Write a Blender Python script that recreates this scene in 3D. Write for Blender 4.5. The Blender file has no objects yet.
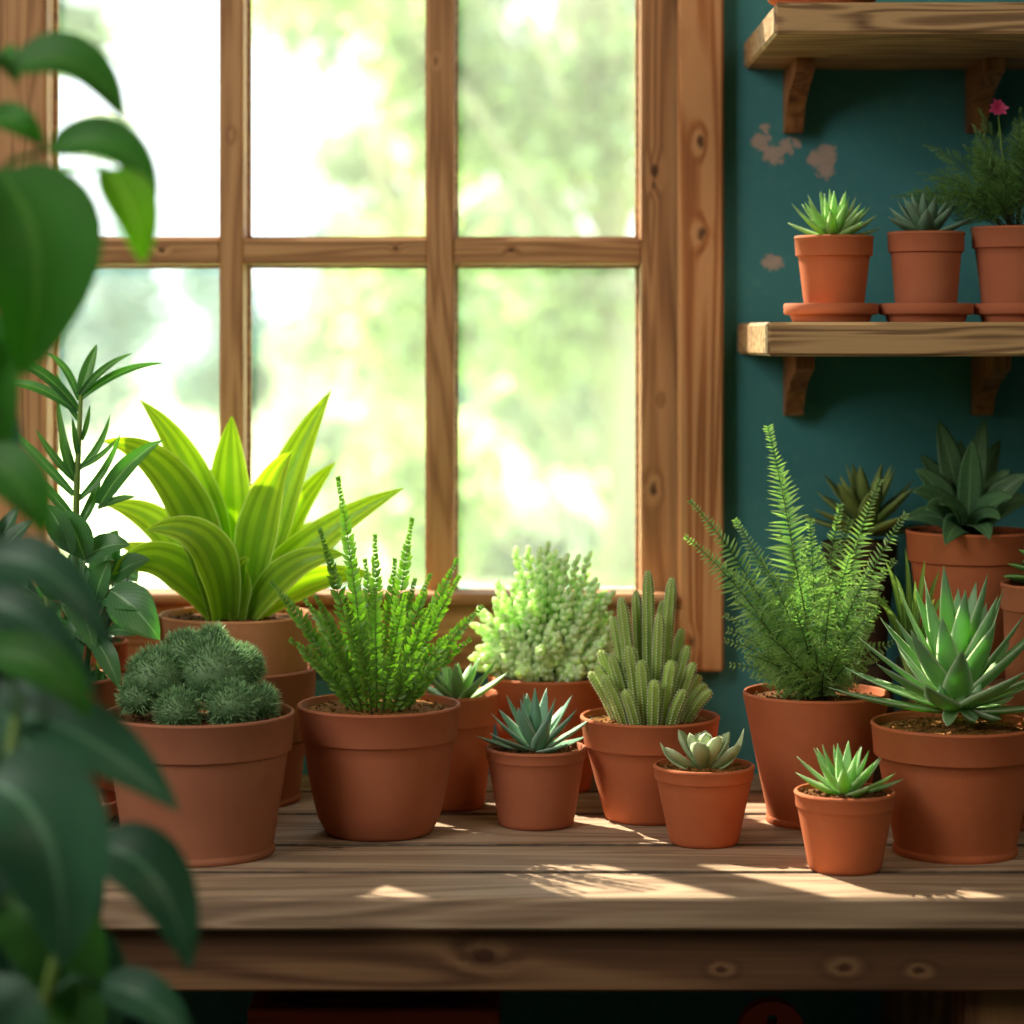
import bpy, math, random
import numpy as np
from mathutils import Vector, Matrix, noise
R = random.Random(7)
V = Vector
SC = bpy.context.scene
COL = SC.collection
PI = math.pi
F = 2500.0            # focal length in pixels of the 1024 px frame
CAMZ = 1.16           # eye height
HOR = 335.0           # horizon row
TOP = 0.75            # bench top height
WALL = 2.36           # room face of the window wall


def at(px, py, Y):
    return V(((px - 512) * Y / F, Y, CAMZ - (py - HOR) * Y / F))


def lin(h):
    h = h.lstrip('#')
    o = []
    for i in (0, 2, 4):
        c = int(h[i:i + 2], 16) / 255
        o.append(c / 12.92 if c <= 0.04045 else ((c + 0.055) / 1.055) ** 2.4)
    return (*o, 1.0)


def lerp(a, b, t):
    return a + (b - a) * t


# ------------------------------------------------------------------ mesh builder
class MB:
    def __init__(s):
        s.v, s.f, s.uv, s.rn, s.m = [], [], [], [], []

    def add(s, vs, fs, uvs=None, rnd=0.5, mat=0):
        o = len(s.v)
        s.v.extend([tuple(p) for p in vs])
        s.f.extend([tuple(i + o for i in f) for f in fs])
        s.uv.extend(uvs if uvs else [(0.5, 0.5)] * len(vs))
        s.rn.extend([rnd] * len(vs))
        s.m.extend([mat] * len(fs))

    def box(s, x0, x1, y0, y1, z0, z1, b=0.0, rnd=0.5):
        if b <= 0:
            vs = [(x, y, z) for x in (x0, x1) for y in (y0, y1) for z in (z0, z1)]
            s.add(vs, [(0, 1, 3, 2), (4, 6, 7, 5), (0, 4, 5, 1), (2, 3, 7, 6), (0, 2, 6, 4), (1, 5, 7, 3)], rnd=rnd)
            return
        # chamfered box
        c = V(((x0 + x1) / 2, (y0 + y1) / 2, (z0 + z1) / 2))
        h = V((abs(x1 - x0) / 2, abs(y1 - y0) / 2, abs(z1 - z0) / 2))
        vs, idx = [], {}
        for sx in (-1, 1):
            for sy in (-1, 1):
                for sz in (-1, 1):
                    for ax in range(3):
                        p = [sx * (h.x - b), sy * (h.y - b), sz * (h.z - b)]
                        p[ax] = (sx, sy, sz)[ax] * h[ax]
                        idx[(sx, sy, sz, ax)] = len(vs)
                        vs.append(c + V(p))
        fs = []
        I = lambda a, sx, sy, sz: idx[(sx, sy, sz, a)]
        for q in (-1, 1):
            fs.append((I(0, q, -1, -1), I(0, q, 1, -1), I(0, q, 1, 1), I(0, q, -1, 1)))
            fs.append((I(1, -1, q, -1), I(1, 1, q, -1), I(1, 1, q, 1), I(1, -1, q, 1)))
            fs.append((I(2, -1, -1, q), I(2, 1, -1, q), I(2, 1, 1, q), I(2, -1, 1, q)))
        for a in (-1, 1):
            for d in (-1, 1):
                fs.append((I(0, a, d, -1), I(1, a, d, -1), I(1, a, d, 1), I(0, a, d, 1)))
                fs.append((I(0, a, -1, d), I(2, a, -1, d), I(2, a, 1, d), I(0, a, 1, d)))
                fs.append((I(1, -1, a, d), I(2, -1, a, d), I(2, 1, a, d), I(1, 1, a, d)))
                for e in (-1, 1):
                    fs.append((I(0, a, d, e), I(1, a, d, e), I(2, a, d, e)))
        s.add(vs, fs, rnd=rnd)

    def lathe(s, prof, seg=56, c=(0, 0, 0), caps=False):
        n = len(prof)
        vs, fs = [], []
        for (r, z) in prof:
            for k in range(seg):
                a = 2 * PI * k / seg
                vs.append((c[0] + r * math.cos(a), c[1] + r * math.sin(a), c[2] + z))
        for i in range(n - 1):
            for k in range(seg):
                k2 = (k + 1) % seg
                fs.append((i * seg + k, i * seg + k2, (i + 1) * seg + k2, (i + 1) * seg + k))
        if caps:
            fs.append(tuple(range(seg))[::-1])
            fs.append(tuple((n - 1) * seg + k for k in range(seg)))
        s.add(vs, fs)

    def tube(s, pts, rad, seg=7, rnd=0.5, mat=0):
        pts = [V(p) for p in pts]
        n = len(pts)
        vs, fs, uv = [], [], []
        ref = V((0.31, 0.9, 0.2))
        for i, p in enumerate(pts):
            T = (pts[min(i + 1, n - 1)] - pts[max(i - 1, 0)]).normalized()
            A = T.cross(ref)
            if A.length < 1e-4:
                A = T.cross(V((1, 0, 0)))
            A.normalize()
            B = T.cross(A)
            r = rad[i] if isinstance(rad, (list, tuple)) else rad
            for k in range(seg):
                a = 2 * PI * k / seg
                vs.append(p + (A * math.cos(a) + B * math.sin(a)) * r)
                uv.append((0.5, i / max(1, n - 1)))
        for i in range(n - 1):
            for k in range(seg):
                k2 = (k + 1) % seg
                fs.append((i * seg + k, i * seg + k2, (i + 1) * seg + k2, (i + 1) * seg + k))
        fs.append(tuple(range(seg))[::-1])
        fs.append(tuple((n - 1) * seg + k for k in range(seg)))
        s.add(vs, fs, uv, rnd, mat)

    def blade(s, p0, p1, p2, width, side=None, hint=None, prof=None, fold=0.25, thick=0.0,
              n=9, m=4, roll=0.0, wave=0.0, rnd=None, mat=0):
        """A leaf swept along a quadratic curve; UV x runs across it and y along it."""
        p0, p1, p2 = V(p0), V(p1), V(p2)
        prof = prof or lance
        rnd = R.random() if rnd is None else rnd
        vs, uv, fs = [], [], []
        ring = (m + 1) if thick <= 0 else 2 * m
        ph = R.random() * 6
        S0 = None
        for i in range(n + 1):
            t = i / n
            p = p0 * (1 - t) ** 2 + p1 * 2 * t * (1 - t) + p2 * t * t
            T = ((p1 - p0) * (1 - t) + (p2 - p1) * t)
            if T.length < 1e-9:
                T = p2 - p0
            T.normalize()
            S = V(side) if side is not None else T.cross(V(hint))
            S = S - T * S.dot(T)
            if S.length < 1e-6:
                S = T.orthogonal()
            S.normalize()
            if S0 is not None and S.dot(S0) < 0 and hint is not None:
                S = -S
            S0 = S
            if roll:
                S = Matrix.Rotation(roll, 3, T) @ S
            N = S.cross(T)
            w = max(width * prof(t), width * 0.015) / 2
            wv = math.sin(t * 9 + ph) * wave * w
            if thick <= 0:
                for j in range(m + 1):
                    u = 2 * j / m - 1
                    vs.append(p + S * (u * w) + N * (fold * w * abs(u) ** 1.4 + wv * u))
                    uv.append(((u + 1) / 2, t))
            else:
                th = thick * (0.35 + 0.65 * prof(t)) * min(1, (1 - t) * 5 + 0.08)
                for j in range(m + 1):
                    u = 2 * j / m - 1
                    vs.append(p + S * (u * w) + N * (fold * w * abs(u) ** 1.6 + th * 0.18 * (1 - u * u)))
                    uv.append(((u + 1) / 2, t))
                for j in range(m - 1, 0, -1):
                    u = 2 * j / m - 1
                    vs.append(p + S * (u * w) + N * (fold * w * abs(u) ** 1.6 - th * (1 - u * u)))
                    uv.append(((u + 1) / 2, t))
        for i in range(n):
            if thick <= 0:
                for j in range(m):
                    a = i * ring + j
                    fs.append((a, a + 1, a + ring + 1, a + ring))
            else:
                for j in range(ring):
                    j2 = (j + 1) % ring
                    fs.append((i * ring + j, i * ring + j2, (i + 1) * ring + j2, (i + 1) * ring + j))
        if thick > 0:
            fs.append(tuple(range(ring))[::-1])
            fs.append(tuple(n * ring + k for k in range(ring)))
        s.add(vs, fs, uv, rnd, mat)

    def ell(s, c, d, L, W, seg=7, rows=5, rnd=None, mat=0):
        """a plump bead leaf, long axis d"""
        d = V(d).normalized()
        A = d.orthogonal().normalized()
        B = d.cross(A)
        c = V(c)
        vs, fs, uv = [c], [], [(0.5, 0)]
        for i in range(1, rows):
            t = i / rows
            r = W / 2 * math.sin(PI * t ** 0.9) ** 0.7
            for k in range(seg):
                a = 2 * PI * k / seg
                vs.append(c + d * (L * t) + (A * math.cos(a) + B * math.sin(a)) * r)
                uv.append((0.5, t))
        vs.append(c + d * L)
        uv.append((0.5, 1))
        for k in range(seg):
            k2 = (k + 1) % seg
            fs.append((0, 1 + k2, 1 + k))
            for i in range(rows - 2):
                a, b = 1 + i * seg, 1 + (i + 1) * seg
                fs.append((a + k, a + k2, b + k2, b + k))
            fs.append((1 + (rows - 2) * seg + k, 1 + (rows - 2) * seg + k2, len(vs) - 1))
        s.add(vs, fs, uv, R.random() if rnd is None else rnd, mat)

    def build(s, name, mats, parent=None, smooth=True, sharp=None, loc=None):
        me = bpy.data.meshes.new(name)
        me.from_pydata(s.v, [], s.f)
        if not isinstance(mats, (list, tuple)):
            mats = [mats]
        for m in mats:
            me.materials.append(m)
        nl = len(me.loops)
        li = np.zeros(nl, dtype=np.int32)
        me.loops.foreach_get('vertex_index', li)
        uvl = me.uv_layers.new(name='UVMap')
        uvl.data.foreach_set('uv', np.array(s.uv, dtype=np.float32)[li].ravel())
        at_ = me.attributes.new('rnd', 'FLOAT', 'POINT')
        at_.data.foreach_set('value', np.array(s.rn, dtype=np.float32))
        me.polygons.foreach_set('material_index', np.array(s.m, dtype=np.int32))
        me.polygons.foreach_set('use_smooth', np.full(len(me.polygons), smooth))
        me.update()
        if sharp:
            me.set_sharp_from_angle(angle=math.radians(sharp))
        o = bpy.data.objects.new(name, me)
        COL.objects.link(o)
        if parent is not None:
            o.parent = parent
        if loc is not None:
            o.location = loc
        return o


def lance(t):
    return max(0.0, math.sin(PI * min(1, 0.12 + 0.88 * t)) ** 0.75) * (1 - 0.25 * t)


def strap(t):     # broad in the lower middle, long point
    return min(1, 0.5 + 1.3 * t) * (1 - t ** 2.6) ** 0.9


def ovate(t):
    return max(0, math.sin(PI * t ** 0.75)) ** 0.8


def dagger(t):    # agave: widest at a third, pointed
    return min(1.0, 0.62 + 1.15 * t) * (1 - t ** 2.2)


def spoon(t):     # echeveria: widest past the middle with a small point
    return (0.45 + 0.75 * t) * (1 - t ** 5) ** 0.8 if t < 1 else 0


def needle(t):
    return min(1, 0.4 + 3 * t) * (1 - t ** 1.5)


# ------------------------------------------------------------------ tags
def tag(o, label=None, cat=None, group=None, kind=None):
    for k, v in (('label', label), ('category', cat), ('group', group), ('kind', kind)):
        if v:
            o[k] = v
    return o


def thing(name, loc, label, cat, group=None, rz=0):
    o = bpy.data.objects.new(name, None)
    o.empty_display_size = 0.02
    COL.objects.link(o)
    o.location = loc
    o.rotation_euler = (0, 0, rz)
    return tag(o, label, cat, group)


# ------------------------------------------------------------------ materials
class NT:
    def __init__(s, name):
        s.mat = bpy.data.materials.new(name)
        s.mat.use_nodes = True
        s.t = s.mat.node_tree
        s.t.nodes.clear()
        s.out = s.n('ShaderNodeOutputMaterial')

    def n(s, ty, **kw):
        nd = s.t.nodes.new(ty)
        for k, v in kw.items():
            setattr(nd, k, v)
        return nd

    def l(s, a, b):
        s.t.links.new(a, b)

    def setin(s, sock, v):
        if hasattr(v, 'links') or isinstance(v, bpy.types.NodeSocket):
            s.l(v, sock)
        else:
            sock.default_value = v

    def math(s, op, a, b=0.0, c=None, clamp=False):
        nd = s.n('ShaderNodeMath', operation=op, use_clamp=clamp)
        s.setin(nd.inputs[0], a)
        s.setin(nd.inputs[1], b)
        if c is not None:
            s.setin(nd.inputs[2], c)
        return nd.outputs[0]

    def mix(s, f, a, b, blend='MIX'):
        nd = s.n('ShaderNodeMix', data_type='RGBA', blend_type=blend)
        s.setin(nd.inputs[0], f)
        s.setin(nd.inputs[6], a)
        s.setin(nd.inputs[7], b)
        return nd.outputs[2]

    def ramp(s, f, stops, interp='LINEAR'):
        nd = s.n('ShaderNodeValToRGB')
        nd.color_ramp.interpolation = interp
        e = nd.color_ramp.elements
        while len(e) < len(stops):
            e.new(0.5)
        for i, (p, c) in enumerate(stops):
            e[i].position = p
            e[i].color = c if len(c) == 4 else (*c, 1)
        s.setin(nd.inputs[0], f)
        return nd.outputs[0]

    def noise(s, vec, scale, detail=3, rough=0.55, dist=0.0):
        nd = s.n('ShaderNodeTexNoise')
        s.l(vec, nd.inputs['Vector'])
        nd.inputs['Scale'].default_value = scale
        nd.inputs['Detail'].default_value = detail
        nd.inputs['Roughness'].default_value = rough
        nd.inputs['Distortion'].default_value = dist
        return nd.outputs[0]

    def coords(s, scale=(1, 1, 1), loc=(0, 0, 0), kind='Object'):
        tc = s.n('ShaderNodeTexCoord')
        mp = s.n('ShaderNodeMapping')
        mp.inputs['Scale'].default_value = scale
        mp.inputs['Location'].default_value = loc
        s.l(tc.outputs[kind], mp.inputs[0])
        return mp.outputs[0]

    def smooth(s, x, a, b):
        nd = s.n('ShaderNodeMapRange', interpolation_type='SMOOTHSTEP')
        s.setin(nd.inputs[0], x)
        nd.inputs[1].default_value = a
        nd.inputs[2].default_value = b
        return nd.outputs[0]

    def bsdf(s, col, rough=0.6, spec=0.4, bump=None, bstr=0.3, bdist=0.002):
        p = s.n('ShaderNodeBsdfPrincipled')
        s.setin(p.inputs['Base Color'], col)
        s.setin(p.inputs['Roughness'], rough)
        p.inputs['Specular IOR Level'].default_value = spec
        if bump is not None:
            b = s.n('ShaderNodeBump')
            b.inputs['Strength'].default_value = bstr
            b.inputs['Distance'].default_value = bdist
            s.l(bump, b.inputs['Height'])
            s.l(b.outputs[0], p.inputs['Normal'])
        return p

    def done(s, sh):
        s.l(sh.outputs[0] if hasattr(sh, 'outputs') else sh, s.out.inputs[0])
        return s.mat


def mat_flat(name, col, rough=0.7, spec=0.3):
    t = NT(name)
    return t.done(t.bsdf(lin(col), rough, spec))


def mat_wood(name, axis, c0, c1, c2, scale=1.0, knots=(), rough=0.62, seed=0.0, grain=1.0, seams=()):
    """axis: index of the grain direction; knots: (x, y, z, r)"""
    t = NT(name)
    tc = t.n('ShaderNodeTexCoord').outputs['Object']
    warp = None
    # push rings around the knots
    dark = None
    for (kx, ky, kz, kr) in knots:
        sub = t.n('ShaderNodeVectorMath', operation='SUBTRACT')
        t.l(tc, sub.inputs[0])
        sub.inputs[1].default_value = (kx, ky, kz)
        sc = t.n('ShaderNodeVectorMath', operation='MULTIPLY')
        t.l(sub.outputs[0], sc.inputs[0])
        e = [1.0, 1.0, 1.0]
        e[axis] = 0.55
        sc.inputs[1].default_value = e
        ln = t.n('ShaderNodeVectorMath', operation='LENGTH')
        t.l(sc.outputs[0], ln.inputs[0])
        d = t.math('ADD', ln.outputs['Value'], t.math('MULTIPLY', t.math('SUBTRACT', t.noise(tc, 140, 2), 0.5), kr * 0.9))
        g = t.smooth(d, kr * 3.6, 0.0)
        warp = g if warp is None else t.math('ADD', warp, g)
        k = t.smooth(d, kr * 1.25, kr * 0.5)
        dark = k if dark is None else t.math('MAXIMUM', dark, k)
    sv = [26.0 * scale] * 3
    sv[axis] = 2.0 * scale
    mp = t.n('ShaderNodeMapping')
    mp.inputs['Scale'].default_value = sv
    mp.inputs['Location'].default_value = (seed, seed * 1.7, seed * 0.6)
    t.l(tc, mp.inputs[0])
    n1 = t.noise(mp.outputs[0], 1.0, 2, 0.5, 0.6)
    if warp is not None:
        n1 = t.math('ADD', n1, t.math('MULTIPLY', warp, 0.11))
    rings = t.math('SINE', t.math('MULTIPLY', n1, 46.0))
    rings = t.math('MULTIPLY_ADD', rings, 0.5, 0.5)
    sv2 = [420.0 * scale] * 3
    sv2[axis] = 9.0 * scale
    mp2 = t.n('ShaderNodeMapping')
    mp2.inputs['Scale'].default_value = sv2
    t.l(tc, mp2.inputs[0])
    fib = t.noise(mp2.outputs[0], 1.0, 3, 0.6)
    sv3 = [7.0] * 3
    sv3[axis] = 1.5
    mp3 = t.n('ShaderNodeMapping')
    mp3.inputs['Scale'].default_value = sv3
    mp3.inputs['Location'].default_value = (seed * 2, 0, seed)
    t.l(tc, mp3.inputs[0])
    big = t.noise(mp3.outputs[0], 1.0, 3)
    f = t.math('ADD', t.math('MULTIPLY', rings, 0.38 * grain), t.math('MULTIPLY', fib, 0.45))
    f = t.math('ADD', f, t.math('MULTIPLY', big, 0.35))
    col = t.ramp(f, [(0.18, lin(c0)), (0.52, lin(c1)), (0.9, lin(c2))])
    if dark is not None:
        col = t.mix(t.math('MULTIPLY', dark, 0.85), col, lin('#3a1d10'))
    if seams:      # dark lines painted along the plank joints for the shade in the gaps
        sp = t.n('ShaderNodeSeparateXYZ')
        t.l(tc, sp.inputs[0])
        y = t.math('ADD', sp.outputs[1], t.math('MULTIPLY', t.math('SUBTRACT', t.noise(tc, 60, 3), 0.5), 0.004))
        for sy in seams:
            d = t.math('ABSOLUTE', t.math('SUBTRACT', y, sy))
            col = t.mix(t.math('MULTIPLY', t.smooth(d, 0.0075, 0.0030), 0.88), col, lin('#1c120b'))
    rgh = t.math('MULTIPLY_ADD', fib, 0.2, rough - 0.1)
    return t.done(t.bsdf(col, rgh, 0.35, bump=f, bstr=0.35, bdist=0.0012))


def mat_terra(name, c0, c1, bloom='#d8a588', seed=0.0, bl=0.35):
    t = NT(name)
    co = t.coords(loc=(seed, seed, seed))
    n1 = t.noise(co, 22, 4)
    n2 = t.noise(co, 380, 3)
    n3 = t.noise(co, 9, 5, 0.65)
    col = t.mix(n1, lin(c0), lin(c1))
    col = t.mix(t.math('MULTIPLY', t.smooth(n3, 0.5, 0.78), bl), col, lin(bloom))
    col = t.mix(t.math('MULTIPLY', t.smooth(n2, 0.6, 0.8), 0.18), col, lin('#6a2f18'))
    return t.done(t.bsdf(col, 0.78, 0.3, bump=n2, bstr=0.22, bdist=0.0006))


def mat_soil(name, c0='#1d120b', c1='#8a5c38'):
    t = NT(name)
    co = t.coords()
    n = t.noise(co, 420, 3, 0.7)
    n2 = t.noise(co, 90, 3)
    col = t.ramp(t.math('ADD', t.math('MULTIPLY', n, 0.75), t.math('MULTIPLY', n2, 0.3)),
                 [(0.38, lin(c0)), (0.62, lin(c1)), (0.8, lin('#c99a63'))])
    return t.done(t.bsdf(col, 0.95, 0.1, bump=n, bstr=0.9, bdist=0.003))


def mat_leaf(name, base, tip, rib=None, edge=None, trans=0.35, tcol=None, veins=0.0, vcol=None, stripes=0.0,
             speck=None, rough=0.45, spec=0.4, vary=0.35, edgew=0.40, vn=10.0, waxy=None):
    t = NT(name)
    uv = t.n('ShaderNodeTexCoord').outputs['UV']
    sp = t.n('ShaderNodeSeparateXYZ')
    t.l(uv, sp.inputs[0])
    u, v = sp.outputs[0], sp.outputs[1]
    au = t.math('ABSOLUTE', t.math('SUBTRACT', u, 0.5))
    rn = t.n('ShaderNodeAttribute', attribute_name='rnd').outputs['Fac']
    ob = t.coords()
    nz = t.noise(ob, 60, 3)
    col = t.mix(t.smooth(v, 0.0, 0.95), lin(base), lin(tip))
    if waxy:
        col = t.mix(t.math('MULTIPLY', t.smooth(nz, 0.4, 0.7), 0.5), col, lin(waxy))
    if stripes:
        w = t.math('SINE', t.math('MULTIPLY', au, 26.0))
        col = t.mix(t.math('MULTIPLY', t.smooth(w, -0.3, 0.9), stripes), col, lin(vcol))
    if veins:
        w = t.math('SINE', t.math('SUBTRACT', t.math('MULTIPLY', v, vn * 6.28), t.math('MULTIPLY', au, vn * 6.0)))
        col = t.mix(t.math('MULTIPLY', t.smooth(w, 0.45, 0.98), veins), col, lin(vcol))
    if speck:
        n2 = t.noise(ob, 520, 2)
        col = t.mix(t.math('MULTIPLY', t.smooth(n2, 0.56, 0.66), 0.6), col, lin(speck))
    if rib:
        col = t.mix(t.smooth(au, 0.05, 0.015), col, lin(rib))
    if edge:
        col = t.mix(t.smooth(au, edgew, 0.49), col, lin(edge))
    k = t.math('MULTIPLY_ADD', rn, vary, 1 - vary / 2)
    k = t.math('MULTIPLY', k, t.math('MULTIPLY_ADD', nz, 0.3, 0.85))
    vm = t.n('ShaderNodeVectorMath', operation='SCALE')
    t.l(col, vm.inputs[0])
    t.l(k, vm.inputs['Scale'])
    p = t.bsdf(vm.outputs[0], rough, spec)
    if trans <= 0:
        return t.done(p)
    tr = t.n('ShaderNodeBsdfTranslucent')
    if tcol:
        vm2 = t.n('ShaderNodeVectorMath', operation='MULTIPLY')
        t.l(vm.outputs[0], vm2.inputs[0])
        c = lin(tcol)
        vm2.inputs[1].default_value = (c[0] * 2, c[1] * 2, c[2] * 2)
        t.l(vm2.outputs[0], tr.inputs[0])
    else:
        t.l(vm.outputs[0], tr.inputs[0])
    mx = t.n('ShaderNodeMixShader')
    mx.inputs[0].default_value = trans
    t.l(p.outputs[0], mx.inputs[1])
    t.l(tr.outputs[0], mx.inputs[2])
    return t.done(mx)


def mat_wall():
    t = NT('teal_plaster')
    ob = t.n('ShaderNodeTexCoord').outputs['Object']
    n1 = t.noise(ob, 5, 5, 0.6)
    n2 = t.noise(ob, 90, 3)
    sp = t.n('ShaderNodeSeparateXYZ')
    t.l(ob, sp.inputs[0])
    col = t.mix(n1, lin('#498d86'), lin('#448392'))
    col = t.mix(t.math('MULTIPLY', t.smooth(n2, 0.5, 0.75), 0.15), col, lin('#6fa8a2'))
    # patches of peeled paint
    spots = [(762, 142, 9), (773, 154, 10), (786, 147, 7), (796, 143, 5), (765, 130, 5), (817, 158, 9), (826, 155, 11),
             (825, 170, 9), (774, 263, 8), (768, 262, 6)]
    dist = t.math('MULTIPLY', t.math('SUBTRACT', t.noise(ob, 190, 5, 0.75), 0.5), 0.026)
    m = None
    for (px, py, r) in spots:
        c = at(px, py, WALL)
        sub = t.n('ShaderNodeVectorMath', operation='DISTANCE')
        t.l(ob, sub.inputs[0])
        sub.inputs[1].default_value = c
        d = t.math('ADD', sub.outputs['Value'], dist)
        k = t.smooth(d, r * WALL / F * 1.05, r * WALL / F * 0.9)
        m = k if m is None else t.math('MAXIMUM', m, k)
    col = t.mix(m, col, t.mix(n2, lin('#a8958a'), lin('#bfaca0')))
    h = t.math('SUBTRACT', t.math('MULTIPLY', n2, 0.4), m)
    return t.done(t.bsdf(col, 0.8, 0.25, bump=h, bstr=0.35, bdist=0.002))


def mat_glass():
    t = NT('haze_veil_glass')
    tr = t.n('ShaderNodeBsdfTransparent')
    tr.inputs[0].default_value = (0.97, 0.985, 0.98, 1)
    gl = t.n('ShaderNodeBsdfGlossy')
    gl.inputs['Roughness'].default_value = 0.03
    veil = t.n('ShaderNodeBsdfTranslucent')  # translucent veil mixed into the panes to imitate a milky haze
    veil.inputs[0].default_value = (0.95, 0.98, 0.94, 1)
    m1 = t.n('ShaderNodeMixShader')
    m1.inputs[0].default_value = 0.03
    t.l(tr.outputs[0], m1.inputs[1])
    t.l(veil.outputs[0], m1.inputs[2])
    fr = t.n('ShaderNodeFresnel')
    fr.inputs[0].default_value = 1.35
    m2 = t.n('ShaderNodeMixShader')
    t.l(t.math('MULTIPLY', fr.outputs[0], 0.6), m2.inputs[0])
    t.l(m1.outputs[0], m2.inputs[1])
    t.l(gl.outputs[0], m2.inputs[2])
    return t.done(m2)


WX = lambda px, Y=WALL: (px - 512) * Y / F
WZ = lambda py, Y=WALL: CAMZ - (py - HOR) * Y / F

M = {}
M['wall'] = mat_wall()
M['cream'] = mat_flat('cream_plaster', '#cdbfa6', 0.9)
M['floor'] = mat_wood('dark_floor_boards', 0, '#2a1a10', '#4a3020', '#6a4a30', 0.5)
M['glass'] = mat_glass()
M['sash_v'] = mat_wood('pine_sash_upright', 2, '#755033', '#ab7c52', '#cc9e6e', 1.0, seed=3.1,
                       knots=[(WX(655), 2.37, WZ(170), .0042), (WX(654), 2.37, WZ(186), .003), (WX(654), 2.37, WZ(490), .0045),
                              (WX(231), 2.37, WZ(134), .0022), (WX(436), 2.37, WZ(60), .002), (WX(662), 2.37, WZ(400), .002)], grain=0.9)
M['sash_h'] = mat_wood('pine_sash_rail', 0, '#755033', '#ab7c52', '#cc9e6e', 1.0, seed=5.7,
                       knots=[(WX(395), 2.37, WZ(248), .002), (WX(511), 2.37, WZ(250), .002), (WX(160), 2.37, WZ(250), .002)])
M['casing'] = mat_wood('pine_casing', 2, '#84492a', '#b87848', '#d49c6a', 0.75, seed=1.3,
                       knots=[(WX(699), 2.342, WZ(143), .0042), (WX(700), 2.342, WZ(235), .0045), (WX(690), 2.342, WZ(640), .0035)], grain=1.9)
M['casing_h'] = mat_wood('pine_casing_flat', 0, '#7d4e34', '#ae7a52', '#c99a70', 0.75, seed=2.3)
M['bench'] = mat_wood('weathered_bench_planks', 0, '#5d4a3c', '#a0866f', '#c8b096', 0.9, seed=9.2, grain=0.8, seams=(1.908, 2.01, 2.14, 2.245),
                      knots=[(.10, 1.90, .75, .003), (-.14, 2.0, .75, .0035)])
M['apron'] = mat_wood('bench_apron_board', 0, '#402a1c', '#6e4e37', '#8f6d4d', 0.6, seed=4.4, grain=1.1,
                      knots=[(at(484, 960, 1.83).x, 1.833, at(0, 957, 1.83).z, .006), (at(845, 968, 1.83).x, 1.833, at(0, 969, 1.83).z, .004),
                             (at(920, 968, 1.83).x, 1.833, at(0, 972, 1.83).z, .003), (at(722, 968, 1.83).x, 1.833, at(0, 971, 1.83).z, .003)])
M['leg'] = mat_wood('bench_leg_wood', 2, '#402818', '#6d4a2e', '#8f6a45', 0.7, seed=6.4)
M['shelf'] = mat_wood('oak_shelf_board', 0, '#513a26', '#957350', '#c09c70', 1.5, seed=7.7, grain=1.6)
M['bracket'] = mat_wood('oak_bracket', 2, '#5a361e', '#915f38', '#b07c4c', 0.9, seed=8.8)
M['crate'] = mat_wood('dark_red_crate', 0, '#5a1c10', '#8a3420', '#a84a30', 0.8, seed=2.8)
M['redpaint'] = mat_flat('dark_red_paint', '#9a3a22', 0.5)
M['iron'] = mat_flat('dark_screw', '#1c140f', 0.5)
M['terra'] = mat_terra('terracotta_plain', '#a65c3e', '#bb7150', seed=0.3, bl=0.15)
M['terra_warm'] = mat_terra('terracotta_orange', '#b05c38', '#c87248', seed=2.3, bl=0.12)
M['terra_dusty'] = mat_terra('terracotta_dusty', '#9c5f46', '#b5785c', bloom='#c99577', seed=5.3, bl=0.3)
M['dark_clay'] = mat_terra('dark_clay', '#33291f', '#43362a', bloom='#5a4a3c', seed=4.1, bl=0.2)
M['terra_pale'] = mat_terra('terracotta_pale', '#bf7d55', '#cc9067', bloom='#dcae8c', seed=7.3, bl=0.4)
M['soil'] = mat_soil('potting_soil')
M['soil_light'] = mat_soil('gritty_soil', '#3a2414', '#b07c46')
M['lime'] = mat_leaf('lime_striped_leaf', '#94b83e', '#b4cf46', rib='#80ab38', edge='#dfeea0', trans=0.48, stripes=0.65, vcol='#739c34', tcol='#d4e04c', rough=0.35, vary=0.3, edgew=0.44)
M['button'] = mat_leaf('button_fern_leaf', '#4f8432', '#86b04a', trans=0.28, tcol='#c4dc68', rough=0.4, vary=0.5)
M['boston'] = mat_leaf('sword_fern_leaf', '#6c9a5c', '#b0cf88', trans=0.32, tcol='#c4d894', rough=0.42, vary=0.5)
M['moss'] = mat_leaf('blue_green_cushion', '#34663a', '#a4d098', trans=0.25, vary=0.5, rough=0.6)
M['cactus'] = mat_leaf('cactus_skin', '#7fa345', '#b2d46a', trans=0.12, vary=0.3, rough=0.5)
M['areole'] = mat_leaf('cactus_wool', '#e4ecc4', '#eef3d2', trans=0.2, vary=0.2, rough=0.8)
M['bead'] = mat_leaf('bead_sedum_leaf', '#c6deb0', '#f4f9e6', trans=0.34, tcol='#d8f0a0', vary=0.25, rough=0.35)
M['blueagave'] = mat_leaf('blue_green_rosette', '#8cc094', '#86bca6', edge='#cfe3d2', trans=0.2, vary=0.3, rough=0.38, waxy='#7fb39a', edgew=0.37)
M['bigagave'] = mat_leaf('pale_edged_agave', '#a4cc7c', '#8fbc92', edge='#e8f2dc', trans=0.28, vary=0.25, rough=0.36, waxy='#93bd96', edgew=0.37, tcol='#c8e86a')
M['eche'] = mat_leaf('grey_green_rosette', '#a8c48c', '#bcd0a4', edge='#d2dcc0', trans=0.18, vary=0.25, rough=0.5, edgew=0.44)
M['hawo'] = mat_leaf('bright_haworthia', '#9fc878', '#9cc494', edge='#d4e9c2', trans=0.28, vary=0.3, rough=0.36, edgew=0.40, tcol='#c6dc8a')
M['shelfhawo'] = mat_leaf('shelf_rosette', '#a4d064', '#a4c896', edge='#d6ecb8', trans=0.3, vary=0.3, rough=0.36, edgew=0.40, tcol='#cce07c')
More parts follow.
